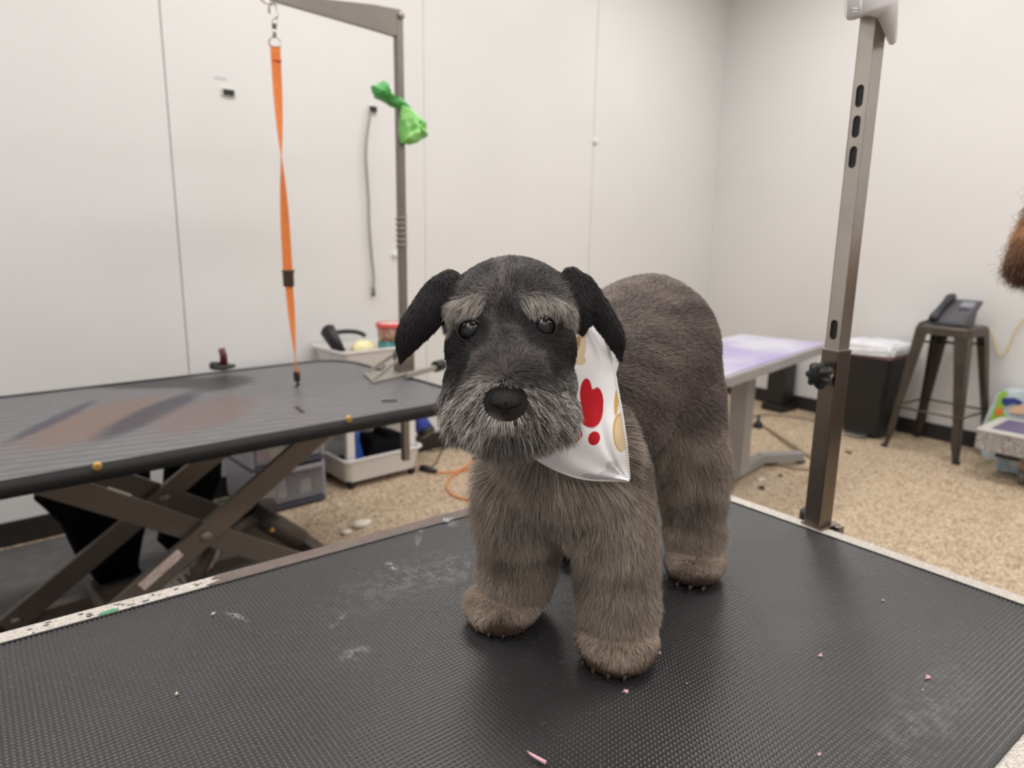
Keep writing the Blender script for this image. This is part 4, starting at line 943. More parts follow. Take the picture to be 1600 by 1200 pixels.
def unit(a): return a / (np.linalg.norm(a, axis=-1, keepdims=True) + 1e-12)

def make_hair(name, pts, direc, length, color, rad, material, parent, rng, droop=0.3, npt=6, clump=0.5, cell=0.006, wav=0.0, floor=None):
    n = len(pts)
    t = np.linspace(0, 1, npt)
    L = length[:, None]
    tip = pts + direc * L
    # neighbouring strands lean together into tufts
    off = rng.random(3) * cell
    key = np.floor((pts + off + rng.normal(0, cell * 0.15, pts.shape)) / cell).astype(np.int64)
    h = (key[:, 0] * 73856093) ^ (key[:, 1] * 19349663) ^ (key[:, 2] * 83492791)
    _, inv = np.unique(h, return_inverse=True); inv = inv.ravel()
    cnt = np.bincount(inv).astype(float)
    ctr = np.stack([np.bincount(inv, tip[:, k]) / cnt for k in range(3)], 1)[inv]
    ctr = ctr + rng.normal(0, 0.1, (len(cnt), 3))[inv] * L
    end = tip + (ctr - tip) * (clump * rng.uniform(0.5, 1.0, (n, 1)))
    pos = pts[:, None, :] + (end - pts)[:, None, :] * t[None, :, None]
    arch = direc * L * 0.15
    pos += arch[:, None, :] * (np.sin(t * math.pi))[None, :, None]
    dr = (L * (droop if np.isscalar(droop) else droop[:, None]))
    pos[:, :, 2] -= dr * (t ** 2)[None, :]
    if wav > 0:
        ph = rng.random((n, 1)) * 6.28; a1 = rng.normal(0, 1, (n, 3)) * wav * L
        pos += a1[:, None, :] * (np.sin(ph + t[None, :] * 5) - np.sin(ph))[:, :, None] * 0.5
    if floor is not None: pos[:, :, 2] = np.maximum(pos[:, :, 2], floor)
    c = bpy.data.hair_curves.new(name)
    c.add_curves([npt] * n)
    c.position_data.foreach_set('vector', pos.astype(np.float32).ravel())
    prof = (1 - 0.85 * t ** 1.5)
    ra = (rad[:, None] if hasattr(rad, '__len__') else rad) * np.ones((n, 1)) * prof[None, :]
    at = c.attributes.get('radius') or c.attributes.new('radius', 'FLOAT', 'POINT')
    at.data.foreach_set('value', ra.astype(np.float32).ravel())
    ca = c.attributes.new('tint', 'FLOAT_COLOR', 'CURVE')
    col = np.concatenate([np.clip(color, 0, 1), np.ones((n, 1))], 1)
    ca.data.foreach_set('color', col.astype(np.float32).ravel())
    c.materials.append(material)
    o = bpy.data.objects.new(name, c); link(o, parent); o.location = -chain(parent)
    return o

def fur_material(name, rough=0.5, spec=0.35):
    m = bpy.data.materials.new(name); m.use_nodes = True; nt = m.node_tree
    a = nt.nodes.new('ShaderNodeAttribute'); a.attribute_name = 'tint'; a.attribute_type = 'GEOMETRY'
    b = nt.nodes['Principled BSDF']; b.inputs['Roughness'].default_value = rough; b.inputs['Specular IOR Level'].default_value = spec
    nt.links.new(a.outputs['Color'], b.inputs['Base Color'])
    return m
def L3(c): return np.array([lin(x) for x in c])


# ---------------------------------------------------------------- the schnauzer
rng = np.random.default_rng(7)
RX = ROT[:, 0].copy(); RX[2] = 0; RX = unit(RX)          # towards the right of the head's face
FW = unit(np.array([-0.668, -0.735, -0.10])); RX = unit(np.cross(np.array([0, 0, 1.0]), FW)) * 1.0
if RX @ ROT[:, 0] < 0: RX = -RX
UP = unit(np.cross(RX, FW));  UP = UP if UP[2] > 0 else -UP
HF = np.array([RX, FW, UP])                               # head frame rows: right, forward, up
BH = unit(np.array([-0.956, -0.292, 0.0]))                # heading of the body
BS = np.array([-BH[1], BH[0], 0.0])                       # the body's left... side
BF = np.array([BS, BH, [0, 0, 1.0]])
def E_(c, r, fr=HF): return ('e', c, r, fr)
def C_(a, ra, b, rb): return ('c', a, ra, b, rb)
Wd = lambda x, y, z: np.array([x, y, 1.3 + z])
HC = P(802, 500, 0.600)
prims = [
    # head (0-8)
    E_(P(800, 492, .610), (.0560, .058, .0490)), E_(P(798, 545, .592), (.0540, .05, .044)),
    C_(P(796, 575, .575), .042, P(791, 630, .520), .030),
    E_(P(797, 640, .545), (.043, .034, .024)), E_(P(797, 600, .572), (.0530, .036, .036)),
    E_(P(733, 484, .570), (.018, .009, .008)), E_(P(850, 479, .570), (.019, .009, .008)),
    E_(P(790, 560, .545), (.016, .02, .026)), E_(P(791, 600, .530), (.020, .02, .022)),
    # neck and chest (9-13)
    C_(P(835, 560, .650), .056, P(905, 610, .70), .068),
    C_(P(905, 605, .70), .072, P(1008, 546, .810), .083),
    E_(P(885, 690, .665), (.068, .052, .062), BF), E_(P(1012, 552, .820), (.075, .080, .090), BF),
    E_(P(965, 620, .75), (.062, .08, .074), BF),
    # front legs, dog's left then right (14-19)
    C_(P(950, 735, .680), .040, P(962, 850, .678), .0315), C_(P(962, 850, .678), .0315, P(967, 972, .690), .0325),
    E_(P(966, 1002, .679), (.036, .036, .020), BF),
    C_(P(825, 740, .705), .040, P(815, 830, .728), .033), C_(P(815, 830, .728), .033, P(807, 915, .756), .034),
    E_(P(787, 944, .743), (.038, .038, .019), BF),
    # hind legs (20-27)
    E_(P(1046, 582, .822), (.058, .060, .064), BF), C_(P(1050, 620, .825), .060, P(1078, 730, .835), .042), C_(P(1078, 730, .835), .040, P(1085, 800, .855), .029),
    C_(P(1085, 800, .855), .029, P(1086, 865, .862), .031), E_(P(1085, 882, .843), (.034, .036, .017), BF),
    C_(Wd(.680, .560, -.190), .050, Wd(.680, .575, -.270), .034), C_(Wd(.680, .575, -.270), .034, Wd(.690, .578, -.330), .026),
    C_(Wd(.690, .578, -.330), .026, Wd(.645, .568, -.378), .024), E_(Wd(.625, .562, -.381), (.030, .034, .019), BF),
]
# ears: flat folded leather, hung as a row of thin discs
def ear_prims(keys):
    out = []
    for (a, b) in zip(keys[:-1], keys[1:]):
        for k in range(5):
            t = k / 5
            px, py, d, wpx, ang, dt = [a[i] * (1 - t) + b[i] * t for i in range(6)]
            th = math.radians(ang)          # turn of the leaf about the vertical
            rx = RX * math.cos(th) + FW * math.sin(th); fw = -RX * math.sin(th) + FW * math.cos(th)
            out.append(('e', P(px, py, d), (wpx / 2 * d / F, .0045, .016), np.array([rx, fw, UP])))
    return out
earL = ear_prims([(706, 446, .60, 34, 10, 0), (686, 462, .592, 58, 10, 0), (668, 488, .588, 56, 5, 0), (650, 510, .585, 46, 5, 0), (634, 528, .583, 28, 0, 0), (624, 540, .583, 12, 0, 0)])
earR = ear_prims([(892, 440, .60, 36, -10, 0), (902, 462, .598, 44, -20, 0), (908, 484, .597, 38, -25, 0), (913, 499, .597, 20, -25, 0)])
earR += ear_prims([(908, 450, .602, 40, -20, 0), (926, 470, .604, 34, -30, 0), (943, 495, .606, 28, -30, 0), (960, 521, .607, 22, -30, 0), (972, 541, .607, 12, -30, 0)])
NB = len(prims)
body_me = surface(prims + earL + earR, 'body', 0.0032, 10, 0.5)

def head_uv(p):
    """px, py seen from the front, in the head's own plane: x right, z up from the nose bridge (metres)"""
    q = (p - P(792, 512, .56)) @ HF.T
    return q[:, 0], q[:, 1], q[:, 2]

def prim_dist(pts, pr):
    if pr[0] == 'c':
        a, ra, b, rb = np.array(pr[1]), pr[2], np.array(pr[3]), pr[4]; ab = b - a
        t = np.clip(((pts - a) @ ab) / (ab @ ab), 0, 1)
        return np.linalg.norm(pts - a - t[:, None] * ab, axis=1) - (ra + (rb - ra) * t)
    q = (pts - np.array(pr[1])) @ np.array(pr[3]).T; r = np.array(pr[2])
    k = np.linalg.norm(q / r, axis=1); return (k - 1) * np.linalg.norm(q, axis=1) / (k + 1e-9)
def noise3(p, s, seed=0):
    """cheap smooth noise in -1..1"""
    g = np.random.default_rng(seed); out = np.zeros(len(p))
    for k in range(6):
        d = unit(g.normal(size=3)); out += np.sin(p @ d * s * (1 + 0.35 * k) + g.random() * 6.28)
    return out / 3.0
def sstep(a, b, x):
    t = np.clip((x - a) / (b - a), 0, 1); return t * t * (3 - 2 * t)
def ell(u, v, cu, cv, ru, rv, ang=0.0):
    c, s = math.cos(math.radians(ang)), math.sin(math.radians(ang))
    du, dv = u - cu, v - cv; x = du * c + dv * s; y = -du * s + dv * c
    return np.sqrt((x / ru) ** 2 + (y / rv) ** 2)
def classify(p):
    D = np.stack([prim_dist(p, q) for q in prims], 1)
    head = D[:, :9].min(1); body = D[:, 9:14].min(1); legs = D[:, 14:].min(1)
    ear = np.minimum(np.stack([prim_dist(p, q) for q in earL], 1).min(1), np.stack([prim_dist(p, q) for q in earR], 1).min(1))
    hb = head - body
    isear = (ear < 0.0035) & (head > 0.0)
    ishead = (head < np.minimum(body, legs)) & ~isear
    return ishead, isear, hb
def face(p):
    # bearings on the face, measured as seen from straight in front of the muzzle
    q = (p - P(792, 512, .56)) @ HF.T; c = (p - EYE) @ ROT
    return CX + F * c[:, 0] / c[:, 2], CY + F * c[:, 1] / c[:, 2], q[:, 1]
def mix(a, b, t): return a * (1 - t[:, None]) + b * t[:, None]
K = lambda *c: L3(c)[None, :]
def tint_of(p, g):
    """coat colour (linear) at points on the dog; g: random number per hair"""
    n = len(p); ishead, isear, hb = classify(p)
    U, V, W = face(p)
    rel = p[:, 2] - TT
    nz = noise3(p, 90, 3); nz2 = noise3(p, 25, 5)
    one = np.ones(n)
    # body: brown-grey back, paler taupe legs and chest, cream paws
    back = mix(K(66, 57, 54), K(156, 141, 134), np.clip(0.45 + 0.18 * nz + 0.9 * (g - .5), 0, 1))
    leg = mix(K(132, 119, 109), K(204, 189, 175), np.clip(0.45 + 0.3 * nz + 0.8 * (g - .5), 0, 1))
    pale = sstep(0.215, 0.150, rel + 0.012 * nz2)
    chestf = sstep(0.02, 0.07, (p - P(905, 640, .70)) @ BH) * sstep(0.30, 0.24, rel)
    col = mix(back, leg, np.maximum(pale, chestf * 0.85))
    cream = sstep(0.070, 0.030, rel + .01 * nz) * 0.7
    col = mix(col, mix(K(172, 153, 136), K(226, 208, 190), g), cream)
    toe = sstep(0.030, 0.017, rel + 0.006 * nz)
    col = mix(col, K(84, 64, 52) * one[:, None], toe * 0.9)
    ches = chestf * sstep(.12, .15, rel) * sstep(.23, .19, rel)
    col = mix(col, mix(K(142, 130, 120), K(210, 197, 185), np.clip(g + .2 * nz, 0, 1)), ches * .7)
    # head
    top = mix(K(46, 44, 46), K(136, 131, 130), np.clip(0.33 + 0.3 * nz + 1.3 * (g - .55), 0, 1))
    stripe = np.exp(-((U - 785 - 4 * nz) / 9) ** 2) * sstep(470, 440, V) * sstep(395, 410, V) * (W > -.06)
    top = mix(top, K(150, 138, 134) * one[:, None], stripe * 0.6 * (g > .4))
    cheekside = sstep(880, 915, np.abs(U - 797) + 797) * sstep(560, 520, V)
    top = mix(top, K(120, 112, 106) * one[:, None], cheekside * 0.25)
    bridge = mix(K(44, 42, 43), K(126, 116, 111), np.clip(0.22 + 0.35 * nz + 0.9 * (g - .5), 0, 1))
    bf = sstep(530, 560, V) * (1 - sstep(38, 62, np.abs(U - 790)))
    h = mix(top, bridge, bf)
    dark = np.maximum(sstep(1.15, .75, ell(U, V, 733, 520, 40, 33)), sstep(1.15, .75, ell(U, V, 853, 517, 44, 35)))
    dark = np.maximum(dark, np.maximum(sstep(1.2, .8, ell(U, V, 716, 565, 26, 50, 5)), sstep(1.2, .8, ell(U, V, 880, 565, 34, 50, -10))))
    dark = np.maximum(dark, sstep(1.2, .7, ell(U, V, 790, 500, 14, 34)) * .6)
    h = mix(h, mix(K(20, 19, 20), K(48, 45, 45), g), dark * (W > -.075))
    beard = sstep(585, 625, V + 8 * nz + 0.12 * np.abs(U - 790))
    bl = mix(K(52, 48, 48), K(236, 229, 223), np.clip(0.30 + 0.3 * nz + 2.1 * (g - .5), 0, 1))
    bl = mix(bl, K(62, 57, 56) * one[:, None], sstep(1.2, .6, ell(U, V, 790, 690, 42, 30)) * .7)
    h = mix(h, bl, beard * (W > -.09))
    Vb = V + 3.5 * nz
    brow = np.maximum(sstep(1.25, .7, ell(U, Vb, 726, 482, 44, 18, -28)), np.maximum(sstep(1.25, .7, ell(U, Vb, 846, 474, 40, 18, 8)), .8 * sstep(1.3, .7, ell(U, Vb, 888, 492, 16, 22, 30))))
    brow = np.maximum(brow, .7 * sstep(1.3, .6, ell(U, Vb, 702, 505, 12, 22, 0)))
    br = mix(K(104, 97, 92), K(222, 213, 204), g)
    h = mix(h, br, brow * (W > -.05) * np.where(g > .18, .88, .25))
    col = np.where(ishead[:, None], h, col)
    neck = sstep(.0, .02, hb) * 0
    col = np.where(isear[:, None], mix(K(24, 23, 25), K(52, 49, 50), g), col)
    return col, ishead, isear, U, V, W, rel, chestf, brow, beard, dark

for v in body_me.vertices: v.co.z = max(v.co.z, TT + .0004)
dog = bpy.data.objects.new('dog', body_me); link(dog)
body_me.materials.append(fur_material('dog_skin', 0.8, 0.2))
tag(dog, 'groomed grey schnauzer dog standing on the black mat in a white bandana', 'dog')
_V, _T, _N, _A = mesh_arrays(body_me)
_c = tint_of(_V, np.full(len(_V), 0.35))[0] * 0.6
ca = body_me.attributes.new('tint', 'FLOAT_COLOR', 'POINT')
ca.data.foreach_set('color', np.concatenate([_c, np.ones((len(_c), 1))], 1).astype(np.float32).ravel())

def wfun(c):
    ih, ie, hb = classify(c)
    return np.where(ih, 2.2, np.where(ie, 3.0, 1.0)) * np.where(c[:, 2] < TT + .004, 0.2, np.where(c[:, 2] < TT + .028, 1.8, 1.0))
pts, nn = sample(body_me, 1.25e6 * FURD, rng, wfun)
n = len(pts); g = rng.random(n)
col, ih, ie, U, V, W, rel, chestf, brow, beard, dark = tint_of(pts, g)
DOWN = np.array([0, 0, -1.0])
ln = np.full(n, .0085)
legw = sstep(0.20, 0.13, rel)
ln = ln + legw * .009 + chestf * .019 * sstep(.10, .15, rel) * sstep(.26, .20, rel) + chestf * .004 - sstep(.065, .03, rel) * .0085 - sstep(.030, .018, rel) * .005
flow = -BH[None, :] * (1 - legw)[:, None] * 0.9 + DOWN[None, :] * (0.45 + legw * .6)[:, None]
nrm = 0.35 + 0.35 * legw + .15 * chestf
nrm = nrm + sstep(.05, .02, rel) * .15
flow = flow + (sstep(.035, .015, rel) * .5)[:, None] * BH[None, :]
# belly fringe
# head flows: back over the skull, out and down from the nose bridge
hu = (U - 790)[:, None] * RX[None, :] / 60
hflow = FW[None, :] * -0.5 + hu * .5 + UP[None, :] * 0.1
mz = sstep(540, 600, V)[:, None]
hflow = hflow * (1 - mz) + mz * (hu * 0.75 + DOWN[None, :] * 0.75 - FW[None, :] * 0.25)
side = (sstep(60, 95, np.abs(U - 797)) * sstep(500, 560, V))[:, None]
hflow = hflow + side * (DOWN[None, :] * 0.9)
bw = brow * (W > -.05)
hflow = hflow * (1 - bw[:, None]) + bw[:, None] * (FW[None, :] * .5 + DOWN[None, :] * .75 + np.sign(U - 790)[:, None] * RX[None, :] * .35)
hl = .0055 + .009 * sstep(545, 610, V) + .004 * sstep(600, 660, V) + bw * .007 + .005 * side[:, 0]
hl = np.where(dark > .5, np.minimum(hl, .006), hl)
nose_keep = ell(U, V, 790, 628, 34, 30) > 1
hl = np.where(ell(U, V, 790, 628, 50, 46) < 1, np.minimum(hl, .008), hl)
eye_keep = (ell(U, V, 735, 517, 15, 13) > 1) & (ell(U, V, 849, 511, 16, 14) > 1)
hn = 0.45 + .1 * beard
eflow = DOWN[None, :] * 1.0 + hu * .1
ln = np.where(ih, hl, ln); nrm = np.where(ih, hn, nrm)
flow = np.where(ih[:, None], hflow, flow)
ln = np.where(ie, .0065, ln); nrm = np.where(ie, .12, nrm); flow = np.where(ie[:, None], eflow, flow)
flow = flow - nn * (flow * nn).sum(1, keepdims=True)
flow = unit(flow)
vb = np.array([478, 520, 580, 640, 690, 720, 740, 750.])
under = (U > np.interp(V, vb, [885, 870, 850, 826, 820, 846, 885, 940]) + 5) & (U < np.interp(V, vb, [926, 943, 959, 970, 977, 980, 982, 983]) - 4) & (V > 480) & (V < 746) & ~ih & ~ie & (rel > .12)
ln = np.where(under, .005, ln); nrm = np.where(under, .2, nrm)
ln = ln * rng.uniform(.65, 1.15, n)
d = unit(flow + nn * nrm[:, None] + rng.normal(0, .14, (n, 3)))
keep = ~(ih & (~nose_keep | ~eye_keep) & (W > -.03)) & (pts[:, 2] > TT + .002)
ismz = ih & (beard > .45)
isbr = ih & (bw > .5) & ~ismz
isleg = ~ih & ~ie & (rel < .17)
fm = fur_material('dog_fur')
wid = np.where(ih, .00016, .00021) * rng.uniform(.7, 1.2, n)
def pick(mask, name, droop, clump, cell, wav=0.0):
    m_ = mask & keep
    o = make_hair(name, pts[m_], d[m_], ln[m_], col[m_], wid[m_], fm, dog, rng, droop, 6, clump, cell, wav, TT + .0006)
    return o
pick(ie, 'ear_fur', .1, .3, .004)
tag(pick(ismz, 'beard', .30, .55, .0055, .10), 'long grizzled beard hair around the muzzle')
tag(pick(isbr, 'eyebrow_fur', .15, .5, .005), 'pale grey eyebrow tufts')
tag(pick(isleg, 'leg_fur', .18, .38, .006, .08), 'pale taupe fluffy leg fur')
pick(~ie & ~ismz & ~isbr & ~isleg, 'coat', .05, .5, .0042)

# eyes
em = mat('dog_eye', (10, 9, 9), .2, spec=.3); rim = mat('dog_eyelid', (22, 20, 20), .45)
cl = mat('dog_pupil', (30, 31, 34), .3, var=.2, scale=60)
for (px, py) in ((735, 517), (849, 511)):
    c = P(px, py, .5600)
    m = MB(); m.ball(c, .0100, 3); eye = m.build('eye', em, dog, world=True)
    f = unit(EYE - c + np.array([0, 0, -.02])); m = MB(); a1 = unit(np.cross(f, [0, 0, 1])); a2 = np.cross(a1, f)
    m.tube([c + f * .0048 + (a1 * math.cos(t) * 1.08 + a2 * math.sin(t) * .95) * .0093 for t in np.linspace(0, 2 * math.pi, 33)], .0013, 8, cap=False)
    m.build('eyelid', rim, eye, world=True)
    m = MB(); R3 = Matrix((a1, a2, f)).transposed()
    m.lathe([(0.0001, .01025), (.002, .0101), (.0042, .0093), (.0048, .0088)], c, 24, R3); m.build('pupil', cl, eye, world=True)
# nose: broad leather pad with two nostrils
nm = mat('dog_nose', (19, 18, 19), .5, bump=.6, bscale=900, spec=.35)
b = bmesh.new(); bmesh.ops.create_icosphere(b, subdivisions=5, radius=1.0)
for v in b.verts:
    x, y, z = v.co
    wdt = 1.0 - .28 * max(0, -z) + .05 * z
    x2 = x * wdt; y2 = y * (1 - .25 * max(0, z) ** 2); z2 = z * .80
    if z < 0: z2 *= 1.05
    dist = math.hypot((abs(x) - .50) / .24, (z + .22) / .15)
    if y > 0: y2 -= .45 * math.exp(-dist ** 2 * 1.2)
    side = math.hypot((abs(x) - .82) / .25, (z + .38) / .12)
    if y > -.2: y2 -= .18 * math.exp(-side ** 2)
    y2 -= .10 * math.exp(-(x / .07) ** 2) * (1 if (y > 0 and z < .2) else 0)
    v.co = P(790, 627, .500) + (np.array([x2 * .0138, y2 * .0125, z2 * .0148]) @ HF)
m = MB(); m.merge(b); nose = m.build('nose', nm, dog, world=True)
for p_ in nose.data.polygons: p_.use_smooth = True
# paw pads and claws peeping out under the fur
pm = mat('dog_claw', (58, 44, 36), .5)
for (c, r) in ((P(966, 1002, .679), .034), (P(787, 944, .743), .034), (P(1085, 882, .843), .034), (Wd(.625, .562, -.381), .030)):
    for k, s_ in enumerate((-.62, -.22, .22, .62)):
        q = c + BF[0] * r * s_ + BH * (r * (.90 - .38 * abs(s_)) + .0058); q[2] = TT + .0065
        m = MB(); m.tube([q, q + BH * .006 + np.array([0, 0, .001]), q + BH * .0085 + np.array([0, 0, -.003])], [.0024, .0020, .0006], 8)
        m.build('claw', pm, dog, world=True)
# ---------------------------------------------------------------- bandana
from mathutils.bvhtree import BVHTree
neck_me = surface(prims[9:20], 'neck_form', .005, 6)
_Vn, _Tn, _, _ = mesh_arrays(neck_me); bvh = BVHTree.FromPolygons([Vector(v) for v in _Vn], [tuple(int(i) for i in t) for t in _Tn])
bpy.data.meshes.remove(neck_me)
NU, NVv = 70, 90
Rc = np.array(catmull([(922, 478), (934, 497), (947, 528), (957, 566), (965, 610), (973, 655), (979, 700), (983, 750)], 14))
Lc = np.array(catmull([(880, 478), (872, 520), (850, 580), (825, 640), (816, 688), (842, 720), (905, 747), (983, 752)], 14))
def at_t(C_, t): f_ = t * (len(C_) - 1); i = int(min(f_, len(C_) - 2)); return C_[i] * (1 - f_ + i) + C_[i + 1] * (f_ - i)
G = np.zeros((NVv + 1, NU + 1, 2)); D = np.full((NVv + 1, NU + 1), np.nan)
for j in range(NVv + 1):
    t_ = j / NVv; a_, b_ = at_t(Lc, t_), at_t(Rc, t_)
    for i in range(NU + 1):
        G[j, i] = a_ + (b_ - a_) * (i / NU)
        dv = P(G[j, i, 0], G[j, i, 1], 1.0) - EYE
        hit = bvh.ray_cast(Vector(EYE), Vector(unit(dv)))
        if hit[0] is not None: D[j, i] = (np.array(hit[0]) - EYE) @ ROT[:, 2] if False else ((np.array(hit[0]) - EYE) @ ROT)[2]
med = np.nanmedian(D)
D0 = np.where(np.isnan(D), med + .03, D) - .013
Ds = D0.copy()
for _ in range(160):
    pad = np.pad(Ds, 1, mode='edge'); avg = (pad[:-2, 1:-1] + pad[2:, 1:-1] + pad[1:-1, :-2] + pad[1:-1, 2:]) / 4
    Ds = np.minimum(avg, D0)
tv = np.linspace(0, 1, NVv + 1)[:, None]; tu = np.linspace(0, 1, NU + 1)[None, :]
Ds = Ds + .0030 * np.sin(tu * 7 + tv * 3.0) * (1 - tv) + .0022 * np.sin(tu * 13 - tv * 6 + 1) * (.3 + tv * .7) * (1 - tu) + .0035 * np.exp(-((tu - .72 - .12 * np.sin(tv * 4)) / .05) ** 2) * sstep(.45, .8, tv)
bnd = bmesh.new(); uvl = bnd.loops.layers.uv.new('cloth')
vs = [[bnd.verts.new(P(G[j, i, 0], G[j, i, 1] + .0, Ds[j, i])) for i in range(NU + 1)] for j in range(NVv + 1)]
for j in range(NVv):
    for i in range(NU):
        f = bnd.faces.new((vs[j][i], vs[j][i + 1], vs[j + 1][i + 1], vs[j + 1][i])); f.smooth = True
        for l, (jj, ii) in zip(f.loops, ((j, i), (j, i + 1), (j + 1, i + 1), (j + 1, i))): l[uvl].uv = (G[jj, ii, 0] / 1000, G[jj, ii, 1] / 1000)
hemR = [vs[j][NU].co.copy() for j in range(NVv + 1)]; hemL = [vs[j][0].co.copy() for j in range(int(NVv * .50), NVv + 1)]
me = bpy.data.meshes.new('bandana'); bnd.to_mesh(me); bnd.free()
cm = bpy.data.materials.new('printed_cotton'); cm.use_nodes = True; nt = cm.node_tree; b = nt.nodes['Principled BSDF']
b.inputs['Roughness'].default_value = .8; b.inputs['Specular IOR Level'].default_value = .2
uvn = nt.nodes.new('ShaderNodeUVMap'); uvn.uv_map = 'cloth'
def ellmask(cx_, cy_, rx, ry, ang=0, soft=.06):
    g_ = nt.nodes.new('ShaderNodeMapping'); g_.vector_type = 'TEXTURE'
    g_.inputs['Location'].default_value = (cx_ / 1000, cy_ / 1000, 0); g_.inputs['Rotation'].default_value = (0, 0, math.radians(ang)); g_.inputs['Scale'].default_value = (rx / 1000, ry / 1000, 1)
    nt.links.new(uvn.outputs['UV'], g_.inputs['Vector'])
    le_ = nt.nodes.new('ShaderNodeVectorMath'); le_.operation = 'LENGTH'; nt.links.new(g_.outputs['Vector'], le_.inputs[0])
    mr = nt.nodes.new('ShaderNodeMapRange'); mr.inputs['From Min'].default_value = 1 + soft; mr.inputs['From Max'].default_value = 1 - soft; nt.links.new(le_.outputs['Value'], mr.inputs['Value'])
    return mr.outputs['Result']
cur = None
def paint(shapes, colr, amt=1.0):
    global cur
    f_ = None
    for s_ in shapes:
        k_ = ellmask(*s_)
        if f_ is None: f_ = k_
        else:
            mm_ = nt.nodes.new('ShaderNodeMath'); mm_.operation = 'MAXIMUM'; nt.links.new(f_, mm_.inputs[0]); nt.links.new(k_, mm_.inputs[1]); f_ = mm_.outputs[0]
    mm_ = nt.nodes.new('ShaderNodeMath'); mm_.operation = 'MULTIPLY'; nt.links.new(f_, mm_.inputs[0]); mm_.inputs[1].default_value = amt
    mx = nt.nodes.new('ShaderNodeMix'); mx.data_type = 'RGBA'; nt.links.new(mm_.outputs[0], mx.inputs[0])
    if cur is None: mx.inputs[6].default_value = rgb(236, 234, 235)
    else: nt.links.new(cur, mx.inputs[6])
    mx.inputs[7].default_value = rgb(*colr); cur = mx.outputs[2]
paint([(951, 741, 17, 7, -8), (925, 744, 16, 4, 8), (955, 729, 9, 9)], (196, 193, 197), .8)
paint([(906, 543, 9, 25, 6), (906, 563, 9, 8)], (216, 196, 164))
paint([(902, 537, 4, 12, 12)], (170, 134, 92))
paint([(969, 676, 12, 30, -2), (963, 628, 3.5, 22, 4)], (206, 166, 96)); paint([(970, 677, 10, 27, -2)], (220, 194, 158))
paint([(924, 638, 18.5, 31, 0), (915, 614, 9.5, 23, 2), (934, 625, 8.5, 20, -6), (921, 650, 15, 18)], (186, 28, 38))
paint([(928, 685, 9, 11, 15), (892, 681, 18, 12, -12)], (186, 28, 38))
nt.links.new(cur, b.inputs['Base Color'])
tcn = nt.nodes.new('ShaderNodeTexCoord'); wn = nt.nodes.new('ShaderNodeTexNoise'); wn.inputs['Scale'].default_value = 55; wn.inputs['Detail'].default_value = 4
nt.links.new(tcn.outputs['Object'], wn.inputs['Vector']); bp = nt.nodes.new('ShaderNodeBump'); bp.inputs['Strength'].default_value = .15; bp.inputs['Distance'].default_value = .002
nt.links.new(wn.outputs['Fac'], bp.inputs['Height']); nt.links.new(bp.outputs['Normal'], b.inputs['Normal'])
me.materials.append(cm)
ban = bpy.data.objects.new('bandana', me); link(ban); sd_ = ban.modifiers.new('thickness', 'SOLIDIFY'); sd_.thickness = .0009; sd_.offset = 0
tag(ban, "white bandana printed with red and beige paw marks on the schnauzer's neck", 'bandana')
HM = mat('white_thread', (228, 226, 224), .7)
m = MB(); hp = []
for k, (a_, b_) in enumerate(zip(hemR[:-1], hemR[1:])):
    for q in range(3): hp.append(a_ + (b_ - a_) * (q / 3))
m.tube(hp, [.0009 + .0006 * (0.5 + .5 * math.sin(k * 1.9)) for k in range(len(hp))], 6); m.build('serged_edge', HM, ban)
m = MB(); m.tube([q + (Vector(EYE) - q).normalized() * .0004 for q in hemL], .0009, 6); m.build('hem', HM, ban)
# the band passing round the neck
ctr = P(868, 560, .655); axn = unit(P(905, 620, .72) - P(815, 540, .61)); e1 = unit(np.cross(axn, [0, 0, 1.0])); e2 = np.cross(e1, axn)
bb = bmesh.new(); prev = None
for k in range(49):
    a_ = 2 * math.pi * k / 48; d_ = e1 * math.cos(a_) + e2 * math.sin(a_)
    ring = [bb.verts.new(ctr + d_ * (.0545 + o_) + axn * h_) for h_, o_ in ((-.010, 0), (.010, .002), (.010, .004), (-.010, .002))]
    if prev:
        for q in range(4): bb.faces.new((prev[q], prev[(q + 1) % 4], ring[(q + 1) % 4], ring[q]))
    prev = ring
m = MB(); m.merge(bb); m.build('neck_band', HM, ban)
# ---------------------------------------------------------------- brown dog at the right edge, on a table of its own
def OT(u, v, z):       # u away from the viewer, v to the right
    d_ = np.array([.975, .223, 0]); n_ = np.array([.223, -.975, 0]); q = np.array([.95, .02, 0]) + d_ * u + n_ * v; return Vector((q[0], q[1], z))
fo = lambda co: OT(co.x, co.y, co.z)
t4 = thing('grooming_table', 'black topped grooming table just beyond the right edge under the brown dog', 'table', OT(.5, .4, 0))
MB().prism(rounded(0, 1.1, .12, .74, .03), .865, .90, .003, fo).build('tabletop', EDG, t4, world=True)
for u_ in (.15, .95):
    for v_ in (.30, .62): MB().bar(OT(u_, v_, .0), OT(u_, v_, .87), .04, .04, up=(1, 0, 0), bev=.003).build('leg', GRY, t4, world=True)
h0 = P(1722, 290, 1.22); hb_ = np.array([-.975, -.223, 0]); hs_ = np.array([.223, -.975, 0]); up_ = np.array([0, 0, 1.0])
b0 = np.array(OT(.42, .38, 1.17)); b1 = np.array(OT(.78, .38, 1.16))
FB = np.array([hs_, hb_, up_])
pb = [('e', h0, (.060, .065, .062), FB), ('c', h0 + hb_ * .05 + up_ * -.015, .034, h0 + hb_ * .115 + up_ * -.03, .026),
      ('c', h0 - hb_ * .02 - up_ * .02, .05, b0 + up_ * .03, .07), ('c', b0, .095, b1, .09),
      ('c', b1 + up_ * .06 - hb_ * .08, .02, b1 + up_ * .17 - hb_ * .11, .022)]
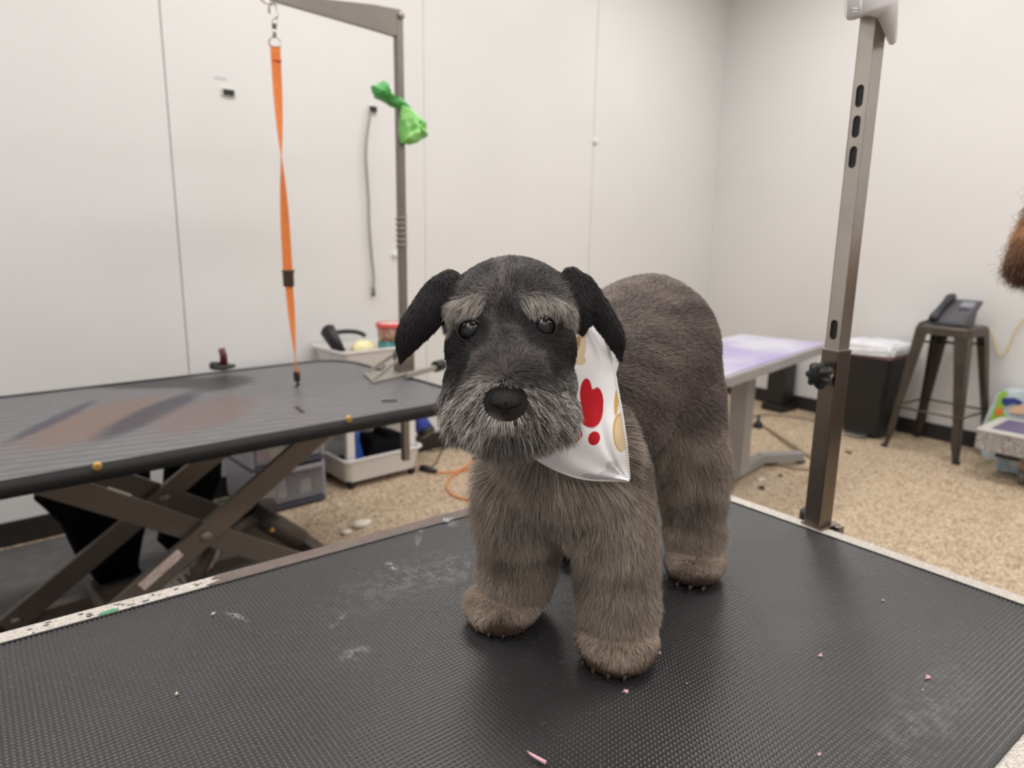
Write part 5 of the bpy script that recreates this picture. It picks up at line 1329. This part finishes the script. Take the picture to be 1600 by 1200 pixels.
for (u_, v_) in ((.40, .33), (.40, .44), (.80, .33), (.80, .44)):
    pb.append(('c', np.array(OT(u_, v_, 1.10)), .042, np.array(OT(u_ + (.02 if u_ > .6 else 0), v_, .93)), .028)); pb.append(('e', np.array(OT(u_ - .012, v_, .920)), (.03, .038, .021), FB))
earpb = []
for s_, pts3 in ((1, [P(1672, 255, 1.195), P(1638, 315, 1.18), P(1613, 370, 1.17), P(1602, 408, 1.17)]),):
    for a_, b_ in zip(pts3[:-1], pts3[1:]): earpb.append(('c', a_, .017, b_, .019))
q0 = h0 + hs_ * .06 + up_ * .02
earpb.append(('c', q0, .016, q0 + hs_ * .02 - up_ * .09, .018))
bme = surface(pb + earpb, 'brown_dog', .005, 8)
for v in bme.vertices: v.co.z = max(v.co.z, .9004)
bd2 = bpy.data.objects.new('dog', bme); link(bd2); bme.materials.append(mat('brown_skin', (96, 62, 42), .8))
tag(bd2, 'brown wavy-coated dog whose drooping ear hangs in at the right edge', 'dog')
rng2 = np.random.default_rng(5)
def w2(c):
    d_ = np.stack([prim_dist(c, q) for q in earpb], 1).min(1); return np.where(d_ < .012, 3.0, .7)
pt2, n2 = sample(bme, 3.2e5, rng2, w2)
ie2 = np.stack([prim_dist(pt2, q) for q in earpb], 1).min(1) < .012
g2 = rng2.random(len(pt2)); k2 = noise3(pt2, 60, 9)
c2 = mix(K(120, 80, 56), K(206, 158, 116), np.clip(.5 + .35 * k2 + .7 * (g2 - .5), 0, 1))
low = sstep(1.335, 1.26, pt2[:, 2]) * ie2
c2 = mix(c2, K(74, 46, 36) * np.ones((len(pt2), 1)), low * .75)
d2 = unit(np.where(ie2[:, None], DOWN[None, :] * 1.6, DOWN[None, :] * .5) + n2 * .45 + rng2.normal(0, .22, (len(pt2), 3)))
l2 = np.where(ie2, .024, .016) * rng2.uniform(.6, 1.2, len(pt2))
m_ = ie2
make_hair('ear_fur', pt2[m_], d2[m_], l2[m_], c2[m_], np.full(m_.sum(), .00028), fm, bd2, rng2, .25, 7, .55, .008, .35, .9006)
m_ = ~ie2
make_hair('coat', pt2[m_], d2[m_], l2[m_], c2[m_], np.full(m_.sum(), .00030), fm, bd2, rng2, .1, 6, .5, .010, .4, .9006)
for s_ in (-.024, .024):
    MB().ball(h0 + hb_ * .058 + hs_ * s_ + up_ * .012, .008, 2).build('eye', em, bd2)
MB().ball(h0 + hb_ * .143 - up_ * .025, (.012, .012, .010), 2).build('nose', nm, bd2)
